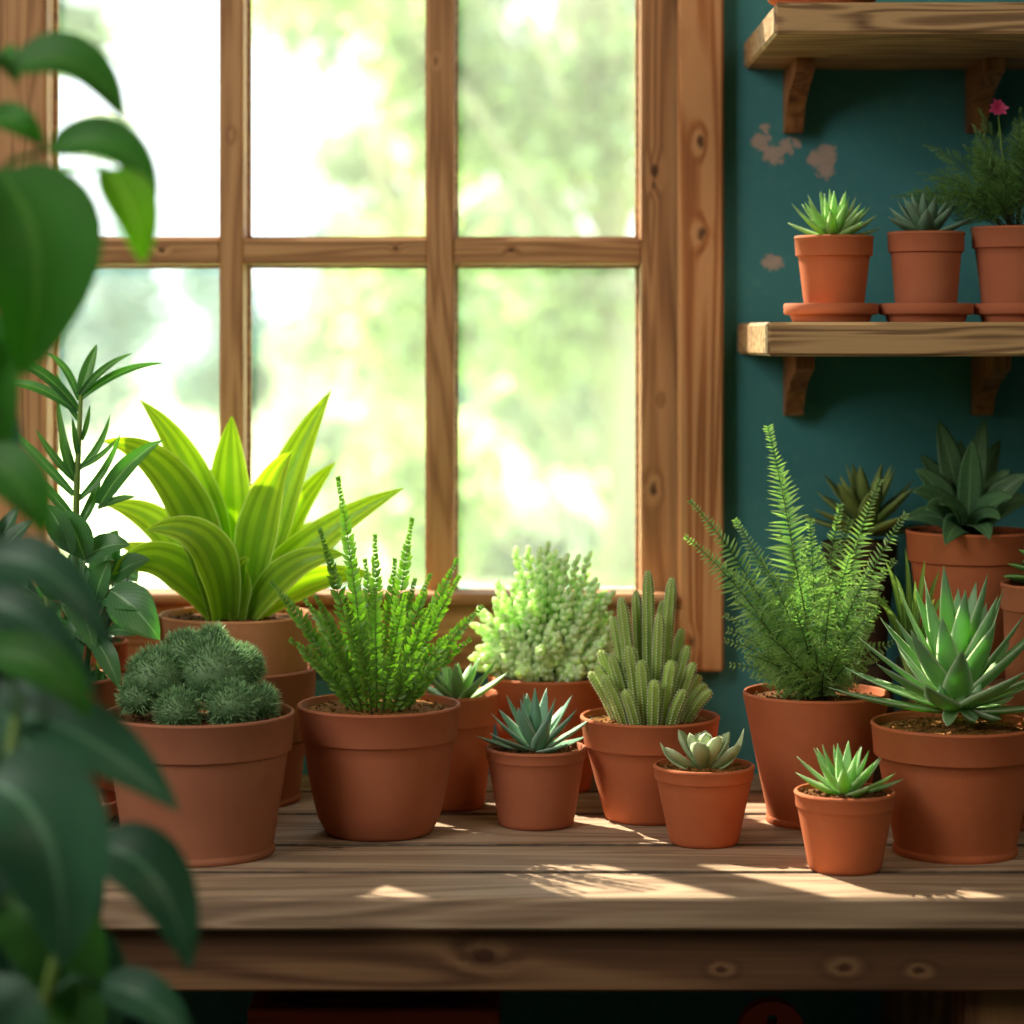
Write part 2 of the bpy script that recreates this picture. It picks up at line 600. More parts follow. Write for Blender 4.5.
M['shelfagave'] = mat_leaf('shelf_grey_rosette', '#5f8a62', '#7ca088', edge='#a8c4a4', trans=0.15, vary=0.3, rough=0.5, edgew=0.44)
M['darkros'] = mat_leaf('dark_speckled_leaf', '#48704c', '#557f55', rib='#6f9a6a', speck='#6d9a5e', trans=0.15, vary=0.3, rough=0.5)
M['olive'] = mat_leaf('olive_bromeliad', '#728c48', '#90a65c', rib='#8fa860', trans=0.2, vary=0.35, rough=0.5)
M['round'] = mat_leaf('round_succulent', '#4a7838', '#6a9a4c', edge='#94b870', trans=0.12, vary=0.3, rough=0.4)
M['thin'] = mat_leaf('slender_leaf', '#4a7834', '#8ab04c', rib='#b8d87a', trans=0.2, vary=0.4)
M['cane'] = mat_leaf('cane_leaf', '#40723f', '#62984a', rib='#7fae5a', trans=0.28, vary=0.45, rough=0.35, tcol='#a8d84a')
M['broad'] = mat_leaf('broad_veined_leaf', '#467a4c', '#5c9058', rib='#8fb888', veins=0.45, vcol='#6f9f74', trans=0.25, vary=0.45, rough=0.36, tcol='#9cd04a')
M['striped'] = mat_leaf('dark_striped_leaf', '#34583e', '#406c4a', rib='#9fbfa4', veins=0.5, vcol='#7fa58a', trans=0.15, vary=0.3, rough=0.35, vn=7)
M['fore'] = mat_leaf('large_dark_leaf', '#3c7230', '#417a32', rib='#5c8c46', trans=0.36, vary=0.35, rough=0.5, spec=.25, tcol='#9ad82e')
M['fore_sun_tint'] = mat_leaf('sun_tinted_foreground_leaf', '#6fae2a', '#8fc838', rib='#b4dc6a', trans=0.6, rough=0.5, tcol='#b8e43a', vary=0.1)  # brighter copy of the foreground leaf, sunlight painted into its colour
M['fore_blue'] = mat_leaf('large_bluish_leaf', '#2f5a42', '#376a4c', rib='#5f8f70', trans=0.2, vary=0.35, rough=0.45)
M['asp'] = mat_leaf('asparagus_fern', '#4d7a40', '#709c52', trans=0.3, vary=0.6)
M['stem'] = mat_leaf('green_stem', '#54702f', '#6f8f3f', trans=0.0, vary=0.2)
M['stem_dark'] = mat_leaf('dark_stem', '#3a3a22', '#4a5a2c', trans=0.0, vary=0.2)
M['pink'] = mat_leaf('pink_petal', '#c8326a', '#e0568c', trans=0.3, vary=0.2)
M['bark'] = mat_flat('tree_bark', '#a09c88', 0.9)
M['tree_a'] = mat_leaf('sunlit_tree_leaf', '#8a9f7a', '#a8b896', trans=0.4, tcol='#b4c48c', vary=0.9, rough=0.4)
M['tree_b'] = mat_leaf('mid_tree_leaf', '#8fa38c', '#a6b8a0', trans=0.4, vary=0.7)
M['tree_far'] = mat_leaf('haze_tinted_leaf', '#7f9c9c', '#8aa8a6', trans=0.2, vary=0.25)  # pale blue-grey leaves, distance haze painted into the colour
M['grass'] = mat_flat('lawn', '#a8bf84', 0.9)

# ------------------------------------------------------------------ room shell
XL, XR, YB, ZC = -1.5, 1.35, -0.9, 2.5
W0, W1, WZ0, WZ1 = -.650, .160, WZ(602), 2.05     # rough opening of the window


def struct(name, mb, m, smooth=False, parent=None):
    o = mb.build(name, m, parent, smooth=smooth)
    if parent is None:
        o['kind'] = 'structure'
    return o


b = MB()
b.box(XL - .12, W0, WALL, WALL + .14, 0, ZC)
b.box(W1, XR + .12, WALL, WALL + .14, 0, ZC)
b.box(W0, W1, WALL, WALL + .14, 0, WZ0)
b.box(W0, W1, WALL, WALL + .14, WZ1, ZC)
struct('wall_front', b, M['wall'])
b = MB(); b.box(XL - .12, XL, YB - .12, WALL, 0, ZC); struct('wall_left', b, M['cream'])
b = MB(); b.box(XR, XR + .12, YB - .12, WALL, 0, ZC); struct('wall_right', b, M['wall'])
b = MB(); b.box(XL, XR, YB - .12, YB, 0, ZC); struct('wall_back', b, M['cream'])
b = MB(); b.box(XL - .12, XR + .12, YB - .12, WALL + .14, -.1, 0); struct('floor', b, M['floor'])
b = MB(); b.box(XL - .12, XR + .12, YB - .12, WALL + .14, ZC, ZC + .1); struct('ceiling', b, M['cream'])

# window: sash with two mullions, glazing bars and panes
win = bpy.data.objects.new('window_1', None)
COL.objects.link(win)
win['kind'] = 'structure'
SY0, SY1 = 2.368, 2.436
WY = SY0


def sx(px):
    return WX(px, WY)


def sz(py):
    return WZ(py, WY)


zt0, zt1 = sz(264), sz(238)          # main glazing bar
zu0 = zt1 + (sz(264) - sz(585)) + .075
zu1 = zu0 + (zt1 - zt0)
b = MB(); b.box(W0 + .001, W0 + .045, SY0, SY1, WZ0 + .001, WZ1 - .001, .002); b.build('stile', M['sash_v'], win, smooth=False)
b = MB(); b.box(sx(641), W1 - .001, SY0, SY1, WZ0 + .001, WZ1 - .001, .002); b.build('stile', M['sash_v'], win, smooth=False)
for (a, c) in ((-16, 46), (219, 243), (427, 454)):
    b = MB(); b.box(sx(a), sx(c), SY0, SY1, sz(598), WZ1 - .04, .0025); b.build('mullion', M['sash_v'], win, smooth=False)
b = MB(); b.box(W0 + .045, sx(641), SY0 + .001, SY1, WZ0 + .001, sz(597), .002); b.build('bottom_rail', M['sash_h'], win, smooth=False)
b = MB(); b.box(W0 + .045, sx(641), SY0 + .001, SY1, WZ1 - .042, WZ1 - .001, .002); b.build('top_rail', M['sash_h'], win, smooth=False)
cols = ((-126, -16), (46, 219), (243, 427), (454, 641))  # outermost left column is unseen, added to let sun reach the bench
for (z0, z1) in ((zt0, zt1), (zu0, zu1)):
    for (a, c) in cols:
        b = MB(); b.box(sx(a) - .001, sx(c) + .001, SY0 + .0015, SY1 - .002, z0, z1, .0025)
        b.build('glazing_bar', M['sash_h'], win, smooth=False)
for (z0, z1) in ((sz(597), zt0), (zt1, zu0), (zu1, WZ1 - .042)):
    for (a, c) in cols:
        b = MB(); b.box(sx(a), sx(c), 2.420, 2.424, z0, z1); b.build('pane', M['glass'], win, smooth=False)
        # thin glazing bead around the pane
        b = MB()
        e = .003
        for (p, q, r, s_) in ((sx(a), sx(a) + e, z0, z1), (sx(c) - e, sx(c), z0, z1), (sx(a), sx(c), z0, z0 + e), (sx(a), sx(c), z1 - e, z1)):
            b.box(p, q, 2.410, 2.4199, r, s_)
        b.build('glazing_bead', M['sash_h'], win, smooth=False)

# casing boards on the wall around the window
CY = 2.340
b = MB(); b.box(W1 - .004, WX(724, CY), CY, WALL + .004, WZ(672, CY), ZC - .2, .0025); struct('trim_1', b, M['casing'])
b = MB(); b.box(W0 - .06, W0 + .012, CY, WALL + .004, WZ(672, CY), ZC - .2, .0025); struct('trim_2', b, M['casing'])
b = MB(); b.box(W0 + .0125, W1 - .0045, CY + .004, WALL + .002, WZ(672, CY), WZ0 - .0005, .0025); struct('trim_3', b, M['casing_h'])
b = MB(); b.box(W0 + .0125, W1 - .0045, CY - .008, SY0 + .006, WZ0 - .0, WZ0 + .010, .003); struct('trim_4', b, M['casing_h'])

# ------------------------------------------------------------------ potting bench
bench = thing('potting_bench', (0, 0, 0), 'long weathered wooden potting bench with planked top under the window', 'bench')
b = MB()
ys = [1.82, 1.908, 2.01, 2.14, 2.245, 2.338]
for i in range(len(ys) - 1):
    b.box(-.78, .98, ys[i] + (.0026 if i else 0), ys[i + 1] - .0026, TOP - .024, TOP, .0022)
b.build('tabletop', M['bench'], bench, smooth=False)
b = MB(); b.box(-.75, .95, 1.834, 1.856, .678, TOP - .0245, .002); b.build('apron', M['apron'], bench, smooth=False)
b = MB(); b.box(-.75, .95, 2.29, 2.312, .678, TOP - .0245, .002); b.build('apron', M['apron'], bench, smooth=False)
for x in (-.74, .337, .88):
    for y in (1.857, 2.228):
        b = MB(); b.box(x, x + .06, y, y + .06, 0, TOP - .0245, .003); b.build('leg', M['leg'], bench, smooth=False)
b = MB()
for i in range(5):
    b.box(-.76, .96, 1.86 + i * .088, 1.86 + i * .088 + .084, .38, .40, .002)
low = b.build('lower_shelf', M['leg'], bench, smooth=False)

# things under the bench
cr = thing('wooden_crate', (WX(378, 2.0), 2.02, .40), 'dark red wooden crate in the shadow under the bench', 'crate')
hw = 126 * 1.93 / F
ch = at(0, 1006, 1.93).z - .40
b = MB()
for k in range(3):
    z = ch * k / 3
    b.box(-hw, hw, -.09, -.078, z + .003, z + ch / 3 - .003, .0015)
    b.box(-hw, hw, .078, .09, z + .003, z + ch / 3 - .003, .0015)
    b.box(-hw, -hw + .012, -.078, .078, z + .003, z + ch / 3 - .003, .0015)
    b.box(hw - .012, hw, -.078, .078, z + .003, z + ch / 3 - .003, .0015)
b.build('side_slats', M['crate'], cr, smooth=False)
b = MB(); b.box(-hw, hw, -.078, .078, .0, .0029); b.build('base_board', M['crate'], cr, smooth=False)
for sx_ in (-1, 1):
    for sy_ in (-1, 1):
        b = MB()
        b.box(sx_ * (hw - .0205) - .008, sx_ * (hw - .0205) + .008, sy_ * .07 - .0075, sy_ * .07 + .0075, .003, ch - .004)
        b.build('corner_post', M['crate'], cr, smooth=False)

# round-topped hanging board with a hole (stands on the lower shelf)
rb_x, rb_Y = WX(771, 1.98), 1.98
rb = thing('rounded_board', (rb_x, rb_Y, .40), 'dark red round-topped board with a hole, standing under the bench', 'board')
b = MB()
rr = 34 * rb_Y / F
hz = at(0, 999, rb_Y).z - .40 - rr
outer, hole = [(-rr * 1.25, 0.0), (-rr * 1.15, hz * .6), (-rr, hz)], []
for k in range(1, 16):
    a = PI - PI * k / 16
    outer.append((rr * math.cos(a), hz + rr * math.sin(a)))
outer += [(rr, hz), (rr * 1.15, hz * .6), (rr * 1.25, 0.0)]
n_ = len(outer)
vs, fs = [], []
ctr = (0, hz + rr * .45)
hr = rr * .16
for y in (-.008, .008):
    for (x, z) in outer:
        vs.append((x, y, z))
    for i in range(n_):
        dx, dz = outer[i][0] - ctr[0], outer[i][1] - ctr[1]
        dl = math.hypot(dx, dz)
        vs.append((ctr[0] + hr * dx / dl, y, ctr[1] + hr * dz / dl))
for s_ in (0, 1):
    o_ = s_ * 2 * n_
    for i in range(n_):
        j = (i + 1) % n_
        q = (o_ + i, o_ + j, o_ + n_ + j, o_ + n_ + i)
        fs.append(q if s_ else q[::-1])
for i in range(n_):
    j = (i + 1) % n_
    fs.append((i, j, 2 * n_ + j, 2 * n_ + i))
    fs.append((n_ + j, n_ + i, 3 * n_ + i, 3 * n_ + j))
b.add(vs, fs)
b.build('board', M['redpaint'], rb, smooth=False)

# ------------------------------------------------------------------ shelves
SF = 2.077


def shelf(xl, ztop, th, label, brx, armlen):
    t = thing('wall_shelf', (0, 0, 0), label, 'shelf', 'wooden wall shelves')
    b = MB(); b.box(xl, 1.25, SF, WALL - .0008, ztop - th, ztop, .0025)
    b.build('board', M['shelf'], t, smooth=False)
    for bx in brx:
        w = .0085
        zb = ztop - th - .0005
        prof = [(0, 0), (-.105, 0), (-.105, -.012), (-.062, -.024), (-.036, -.036), (-.025, -.047), (-.022, -armlen + .006), (-.017, -armlen), (0, -armlen)]
        n = len(prof)
        vs = [(bx + s * w, WALL - .0008 + y, zb + z) for s in (-1, 1) for (y, z) in prof]
        fs = [tuple(range(n)), tuple(range(2 * n - 1, n - 1, -1))]
        fs += [(i, n + i, n + (i + 1) % n, (i + 1) % n) for i in range(n)]
        b = MB(); b.add(vs, fs)
        br = b.build('bracket', M['bracket'], t, smooth=False)
        for k, zz in enumerate((-armlen + .013, -armlen + .03)):
            b = MB(); b.lathe([(0.0001, -.0009), (.0022, -.0006), (.0022, .001)], 12)
            s = b.build('screw', M['iron'], br)
            s.location = (bx, WALL - .0008 - .0225, zb + zz)
            s.rotation_euler = (PI / 2, 0, 0)
    return t


ZL, ZU = at(0, 322, SF).z, at(0, 2, SF).z
shelf(.2127, ZL, .0285, 'lower wooden wall shelf holding three potted plants on saucers', (WX(792), WX(980)), .057)
shelf(.2187, ZU, .0262, 'upper wooden wall shelf at the top edge of the picture', (WX(792), WX(974)), .060)


# ------------------------------------------------------------------ pots
def pot_mesh(rb, rt, h, band=0.0, lip=.003, foot=True, soil=None, curve=0.0, wall=.0035):
    """Turned pot: foot ring, tapering body, rim band, rounded lip, hollow inside."""
    p = [(0.0002, .002), (rb * .8, .002), (rb * .84, 0.0)]
    if foot:
        p += [(rb * .985, 0.0), (rb, .001), (rb, .0045), (rb - .0012, .0056)]
        body0 = (rb - .0012, .0065)
    else:
        p += [(rb * .9, 0.0), (rb * .97, .0012)]
        body0 = (rb, .004)
    p.append(body0)
    hb = h - band
    rband = rt - (lip if band else 0)
    for k in range(1, 9):
        t = k / 8
        tt = t ** (1 / (1 + curve)) if curve else t
        rr_ = lerp(body0[0], rband - (rt - rb) * (band / h) * .6, tt)
        p.append((rr_, lerp(body0[1], hb - (.0012 if band else .003), t)))
    if band:
        rl = p[-1][0]
        p += [(rl + lip * .35, hb - .0006), (rl + lip * .9, hb), (rl + lip, hb + .0009)]
        p += [(rt - .0008, h - .003)]
    else:
        p += [(rt - .0006, h - .0032), (rt, h - .0022)]
    p += [(rt, h - .002), (rt - .0004, h - .0008), (rt - .0013, h), (rt - wall + .0012, h), (rt - wall + .0003, h - .0006), (rt - wall, h - .0018)]
    sl = soil if soil is not None else h - .008
    p += [(rt - wall - .0006, lerp(h, sl, .6)), (rt - wall - .0012 - (rt - rb) * .1, sl - .006), (rb * .85, .012), (0.0002, .012)]
    b = MB()
    b.lathe(p, 64)
    return b, sl, rt - wall - .001


def soil_mesh(r, z, lump=.0022, seed=0):
    b = MB()
    vs, fs = [], []
    rings, seg = 12, 40
    vs.append((0, 0, z + lump))
    for i in range(1, rings + 1):
        rr_ = r * i / rings
        for k in range(seg):
            a = 2 * PI * k / seg
            x, y = rr_ * math.cos(a), rr_ * math.sin(a)
            d = noise.noise(V((x * 160 + seed, y * 160, 0))) * lump * (1 if i < rings else 0.2) + (1 - (i / rings) ** 2) * lump
            vs.append((x, y, z + d))
    for k in range(seg):
        fs.append((0, 1 + k, 1 + (k + 1) % seg))
    for i in range(rings - 1):
        for k in range(seg):
            k2 = (k + 1) % seg
            fs.append((1 + i * seg + k, 1 + (i + 1) * seg + k, 1 + (i + 1) * seg + k2, 1 + i * seg + k2))
    # skirt so the soil is a body
    o = 1 + (rings - 1) * seg
    s0 = len(vs)
    for k in range(seg):
        a = 2 * PI * k / seg
        vs.append((r * .96 * math.cos(a), r * .96 * math.sin(a), z - .004))
    for k in range(seg):
        k2 = (k + 1) % seg
        fs.append((o + k, s0 + k, s0 + k2, o + k2))
    fs.append(tuple(s0 + k for k in range(seg))[::-1])
    # crumbs
    b.add(vs, fs)
    for _ in range(90):
        a, q = R.random() * 2 * PI, r * .93 * math.sqrt(R.random())
        b.ell((q * math.cos(a), q * math.sin(a), z + lump * .6), (R.uniform(-1, 1), R.uniform(-1, 1), .6), R.uniform(.0015, .004), R.uniform(.0012, .0028), 5, 3)
    return b


class Pot:
    """px: rim centre, half width, rim row; base half width and front row (rows and columns measured in the photograph)"""

    def __init__(s, name, label, cat, cx, hw, ry, bhw, by=None, Y=None, z0=TOP, band=0, lip=.003, foot=True, mat='terra',
                 soil='soil', curve=0.0, group=None, bcx=None, sdepth=.008):
        if Y is None:
            # distance from where the base meets the bench
            yf = F * (CAMZ - z0) / (by - HOR)
            Y = yf / (1 - bhw / F)
        s.Y = Y
        s.x = (cx - 512) * Y / F
        s.rt = hw * Y / F
        s.rb = bhw * Y / F
        s.h = at(0, ry, Y).z - z0
        s.base = V((s.x, Y, z0))
        s.o = thing(name, s.base, label, cat, group)
        bd = band * Y / F
        pm, s.sl, ri = pot_mesh(s.rb, s.rt, s.h, bd, lip, foot, s.h - sdepth, curve)
        pm.build('pot', M[mat], s.o, sharp=50)
        soil_mesh(ri, s.sl, seed=R.random() * 9).build('soil', M[soil], s.o)

    def L(s, px, py, dY=0.0):       # local point for a photo point at depth Y+dY
        return at(px, py, s.Y + dY) - s.base


def saucer(x, y, z, r, label, group=None, h=.016, mat='terra'):
    b = MB()
    b.lathe([(.0002, .001), (r * .70, .001), (r * .73, 0), (r * .80, 0), (r * .83, .002), (r * .86, h * .38), (r * .97, h * .42), (r, h * .5), (r, h - .0015), (r - .001, h),
             (r - .0035, h), (r - .0045, h - .0015), (r * .84, .0052), (.0002, .0048)], 56)
    o = b.build('saucer', M[mat], None, sharp=50, loc=(x, y, z))
    return tag(o, label, 'saucer', group)


# ------------------------------------------------------------------ plant generators (local coordinates)
def rosette(mb, c, n, L, W, p_out, p_in, curve, thick=.003, inner=.45, r0=.006, prof=dagger, fold=.25, jit=.12, az0=0.0, zrise=.008, mseg=4, nseg=9):
    c = V(c)
    for i in range(n):
        f = i / max(1, n - 1)
        az = az0 + i * 2.39996 + R.uniform(-jit, jit)
        pit = lerp(p_out, p_in, f ** .8) + R.uniform(-jit, jit) * .6
        l = L * lerp(1, inner, f ** 1.4) * R.uniform(.9, 1.08)
        d = V((math.cos(az), math.sin(az), 0))
        up = V((0, 0, 1))
        P0 = c + d * (r0 * (1 - f * .8)) + up * (zrise * f)
        P1 = P0 + (d * math.cos(pit) + up * math.sin(pit)) * l * .5
        p2 = pit + curve * lerp(1, .6, f)
        P2 = P1 + (d * math.cos(p2) + up * math.sin(p2)) * l * .5
        side = V((-math.sin(az), math.cos(az), 0))
        mb.blade(P0, P1, P2, W * lerp(1, .72, f), side=-side, prof=prof, fold=fold, thick=thick, n=nseg, m=mseg)


def frond(p0, p1, p2, n, lw, ll, mat_leaflet, mat_stem, parent, droop=.1, ang=55, start=.12, taper=.5, hint=(0, -1, .4), oval=True, rach=.0007, nseg=3, updown=.35, name='frond', sub=False, floor=.12):
    """A fern frond: a stalk with two rows of leaflets"""
    b = MB()
    p0, p1, p2 = V(p0), V(p1), V(p2)
    pt = lambda t: p0 * (1 - t) ** 2 + p1 * 2 * t * (1 - t) + p2 * t * t
    tg = lambda t: ((p1 - p0) * (1 - t) + (p2 - p1) * t).normalized()
    b.tube([pt(k / 10) for k in range(11)], [rach * (1.3 - 1.0 * k / 10) for k in range(11)], 5, mat=1)
    h = V(hint)
    for i in range(n):
        t = start + (1 - start) * (1 - (1 - (i + .5) / n) ** 1.25)
        T = tg(t)
        S = T.cross(h).normalized()
        N = S.cross(T)
        env = min(1, (t - start + .08) / .22) ** .6 * max(floor, (1 - max(0, (t - taper) / (1 - taper)) ** 1.3))
        for s in (-1, 1):
            a = math.radians(ang + R.uniform(-9, 9) - 22 * t)
            d = (T * math.cos(a) + S * (s * math.sin(a)) + N * R.uniform(-updown, updown)).normalized()
            l = ll * env * R.uniform(.85, 1.12)
            q = pt(t) + T * R.uniform(-.3, .3) * lw * .3
            e = q + d * l + V((0, 0, -droop * l))
            mid = q + d * l * .5 + N * (.08 * l)
            b.blade(q, mid, e, lw * (1 if oval else 1) * (.55 + .45 * env), hint=N + V((R.uniform(-.4, .4), R.uniform(-.4, .4), R.uniform(-.3, .5))),
                    prof=ovate if oval else needle, fold=.15, n=nseg, m=2, rnd=min(1, max(0, .35 + .4 * t + R.uniform(-.3, .3))))
            if sub and l > ll * .35:
                for q2 in (.35, .6, .8):
                    for s2 in (-1, 1):
                        o = q + (e - q) * q2
                        dd = (d + T * s2 * .9 + N * R.uniform(-.5, .5)).normalized()
                        b.blade(o, o + dd * l * .13, o + dd * l * .26, lw * .6, hint=N, prof=needle, n=2, m=2)
    return b.build(name, [mat_leaflet, mat_stem], parent)


# ================================================================== plants on the bench
# --- A: cushion of spiky blue-green balls
A = Pot('potted_cushion_plant', 'wide terracotta pot of spiky blue-green mounds at the left front of the bench', 'potted plant',
        199, 96, 711, 76, by=868, band=38, lip=.003, mat='terra_dusty', sdepth=.007)
balls = [(157, 678, 34, .0), (215, 672, 40, .004), (186, 655, 27, .02), (178, 712, 23, -.030), (231, 706, 26, -.026), (259, 703, 19, -.004),
         (212, 640, 14, .01), (241, 668, 24, .018), (140, 697, 22, -.01)]
for (px, py, pr, dy) in balls:
    c = A.L(px, py, dy)
    rr = pr * A.Y / F
    b = MB()
    core = []
    N_ = int(150 + 650 * (pr / 34) ** 2)
    b.ell(c - V((0, 0, rr * .86)), (0, 0, 1), rr * 1.72, rr * 1.75, 14, 10, rnd=.1)
    for k in range(N_):
        zf = 1 - 1.75 * (k + .5) / N_
        a = k * 2.39996
        q = math.sqrt(max(0, 1 - zf * zf))
        d = V((q * math.cos(a), q * math.sin(a), zf))
        o = c + d * rr * R.uniform(.68, .82)
        for s in range(2):
            dd = (d + V((R.uniform(-.55, .55), R.uniform(-.55, .55), R.uniform(-.4, .6)))).normalized()
            l = R.uniform(.0055, .0098)
            b.blade(o, o + dd * l * .5, o + dd * l, .0013, hint=V((R.uniform(-1, 1), R.uniform(-1, 1), .5)), prof=needle, n=2, m=2, fold=.3)
    b.build('mound', M['moss'], A.o)

# --- B: lime leaved plant in a pot nested in another pot
Bl = Pot('terracotta_pot', 'dusty pink terracotta pot at the back left with another pot nested in it', 'plant pot',
         235, 82, 666, 66, by=812, band=34, lip=.003, mat='terra_dusty', sdepth=.062)
Bz = TOP + Bl.sl + .0045
B = Pot('potted_lime_plant', 'tall plant with broad lime-yellow striped leaves in a terracotta pot', 'potted plant',
        236, 78, 613, 64, Y=Bl.Y, z0=Bz, band=0, foot=False, mat='terra_pale', sdepth=.006)
b = MB()
cc = V((0, 0, B.sl))
# tip px, tip py, depth of tip, width px, mid px, mid py, mid depth, roll
leaves = [
    (140, 400, .01, 42, 205, 480, .02, .35), (103, 441, -.05, 46, 185, 470, -.02, .5), (232, 416, .03, 50, 228, 500, .035, .0),
    (331, 391, .03, 44, 278, 490, .03, -.35), (292, 452, -.04, 44, 262, 500, -.025, -.45), (336, 462, .06, 34, 285, 520, .05, -.3),
    (404, 488, -.02, 40, 300, 545, -.015, -.5), (372, 508, .05, 30, 300, 560, .05, -.3), (105, 505, .04, 40, 170, 520, .04, .4),
    (146, 530, -.07, 44, 215, 530, -.075, .55), (112, 575, -.03, 42, 165, 545, -.03, .6), (345, 555, -.05, 34, 290, 560, -.05, -.6),
    (190, 455, .06, 40, 215, 520, .06, .15), (268, 470, .065, 38, 250, 520, .06, -.2), (330, 520, .07, 34, 280, 550, .07, -.3), (118, 545, .06, 34, 170, 560, .06, .3),
    (375, 575, .02, 30, 310, 575, .02, -.5), (250, 560, -.06, 26, 240, 570, -.03, .0)]
for (tx, ty, td, w, mx, my, md, rl) in leaves:
    tip, mid = B.L(tx, ty, td), B.L(mx, my, md)
    mid = mid * 1.0
    d = V((tip.x, tip.y, 0))
    d = d.normalized() if d.length > 1e-5 else V((0, 1, 0))
    start = cc + V((d.x * .012, d.y * .012 + td * .1, -.002))
    b.blade(start, mid + (mid - (start + tip) * .5) * .35, tip, w * B.Y / F * 1.12, hint=V((rl * .5, -1, .35)), prof=strap, fold=.34, n=18, m=8, wave=.05)
b.build('leaves', M['lime'], B.o)

# --- C: upright button fern
C = Pot('potted_button_fern', 'rounded terracotta pot of upright bright green fern with small button leaflets', 'potted plant',
        379, 82, 703, 55, by=843, band=34, lip=.0018, foot=False, mat='terra', curve=.65, soil='soil_light', sdepth=.006)
tips = [(338, 478, .0), (320, 530, -.01), (375, 536, .01), (412, 520, .0), (457, 560, -.01), (459, 577, -.03), (482, 607, -.01), (271, 582, -.01), (316, 597, -.03),
        (350, 560, .03), (395, 560, .03), (430, 575, .03), (300, 620, .01), (290, 640, -.02), (345, 600, -.045), (375, 590, -.05), (405, 595, -.05), (432, 605, -.045), (455, 630, -.03),
        (330, 640, -.06), (360, 640, -.065), (395, 645, -.065), (425, 650, -.06), (445, 660, -.04), (310, 660, -.04), (365, 560, .05), (415, 580, .05), (305, 600, .04), (440, 600, .04), (470, 640, .0)]
for i, (tx, ty, td) in enumerate(tips):
    tip = C.L(tx, ty, td)
    st = V(((tx - 379) * .28 * C.Y / F, td * .45, C.sl))
    mid = st + (tip - st) * .5
    mid = mid + V((-(tip.x - st.x) * .14, 0, .006))
    ln = (tip - st).length
    n = max(14, int(ln / .0043))
    frond(st, mid, tip, n, .0040, .0088, M['button'], M['stem'], C.o, droop=-.12, ang=62, start=.04, taper=.66, updown=.45, floor=.34,
          hint=(R.uniform(-.35, .35), -1, .25), nseg=3)

# --- D: small aloe in a pot behind
D = Pot('potted_aloe', 'medium terracotta pot with a sprawling green aloe, half hidden behind the button fern', 'potted plant',
        449, 50, 692, 36, by=813, band=30, lip=.002, foot=False, mat='terra_warm')
b = MB()
rosette(b, (.008, -.004, D.sl), 16, .050, .0150, .35, 1.25, .25, thick=.003, prof=dagger, az0=.4)
b.build('leaves', M['hawo'], D.o)

# --- E: bead sedum
E = Pot('potted_bead_sedum', 'terracotta pot at the window overflowing with pale green bead-leaved sedum', 'potted plant',
        549, 62, 674, 42, by=797, band=34, lip=.0022, foot=False, mat='terra_warm', sdepth=.005)
b = MB()
b2 = MB()
Ec = V((0, 0, E.sl))
for k in range(100):
    zf = 1 - 1.05 * (k + .5) / 100
    a = k * 2.39996 + R.uniform(-.2, .2)
    q = math.sqrt(1 - zf * zf)
    d = V((q * math.cos(a), q * math.sin(a) * .85, max(zf, .0) + .12))
    ln = lerp(.058, .100, max(0, zf) ** 2.0) * R.uniform(.80, 1.14)
    end = Ec + V((d.x * ln * .98, d.y * ln * .8, d.z * ln * 1.02 + .004))
    mid = Ec + V((d.x * ln * .5, d.y * ln * .5, d.z * ln * .5))
    pt = lambda t: Ec * (1 - t) ** 2 + mid * 2 * t * (1 - t) + end * t * t
    b2.tube([pt(j / 5) for j in range(6)], [.0012, .0011, .001, .0009, .0008, .0006], 5)
    nl = 22
    for j in range(nl):
        t = .42 + .58 * j / (nl - 1)
        o = pt(t)
        T = (pt(min(1, t + .02)) - pt(t - .02)).normalized()
        A1 = T.orthogonal().normalized()
        B1 = T.cross(A1)
        aa = j * 2.39996
        dd = (A1 * math.cos(aa) + B1 * math.sin(aa)) * (1 - .55 * (t - .4) / .6) + T * (.45 + .6 * (t - .4) / .6)
        sz_ = lerp(1.0, .78, (t - .4) / .6) * lerp(1.05, .8, max(0, zf))
        b.ell(o, dd, .0125 * sz_ * R.uniform(.85, 1.15), .0082 * sz_, 7, 5, rnd=R.random())
b2.build('stems', M['stem'], E.o)
b.build('leaves', M['bead'], E.o)

# --- F: blue-green agave
Fp = Pot('potted_blue_agave', 'small terracotta pot with a blue-green pointed rosette, front and centre', 'potted plant',
         536, 51, 746, 38, by=832, band=12, lip=.0012, foot=False, mat='terra', sdepth=.005)
b = MB()
rosette(b, (0, 0, Fp.sl), 21, .050, .0180, .02, 1.28, .20, thick=.0026, inner=.95, prof=dagger, az0=.6, fold=.16, zrise=.006)
b.build('leaves', M['blueagave'], Fp.o)

# --- G: columnar cactus cluster
G = Pot('potted_column_cactus', 'terracotta pot with a cluster of finger-like green cactus columns', 'potted plant',
        650, 70, 715, 46, by=827, band=30, lip=.002, foot=False, mat='terra_warm', soil='soil_light', sdepth=.006)


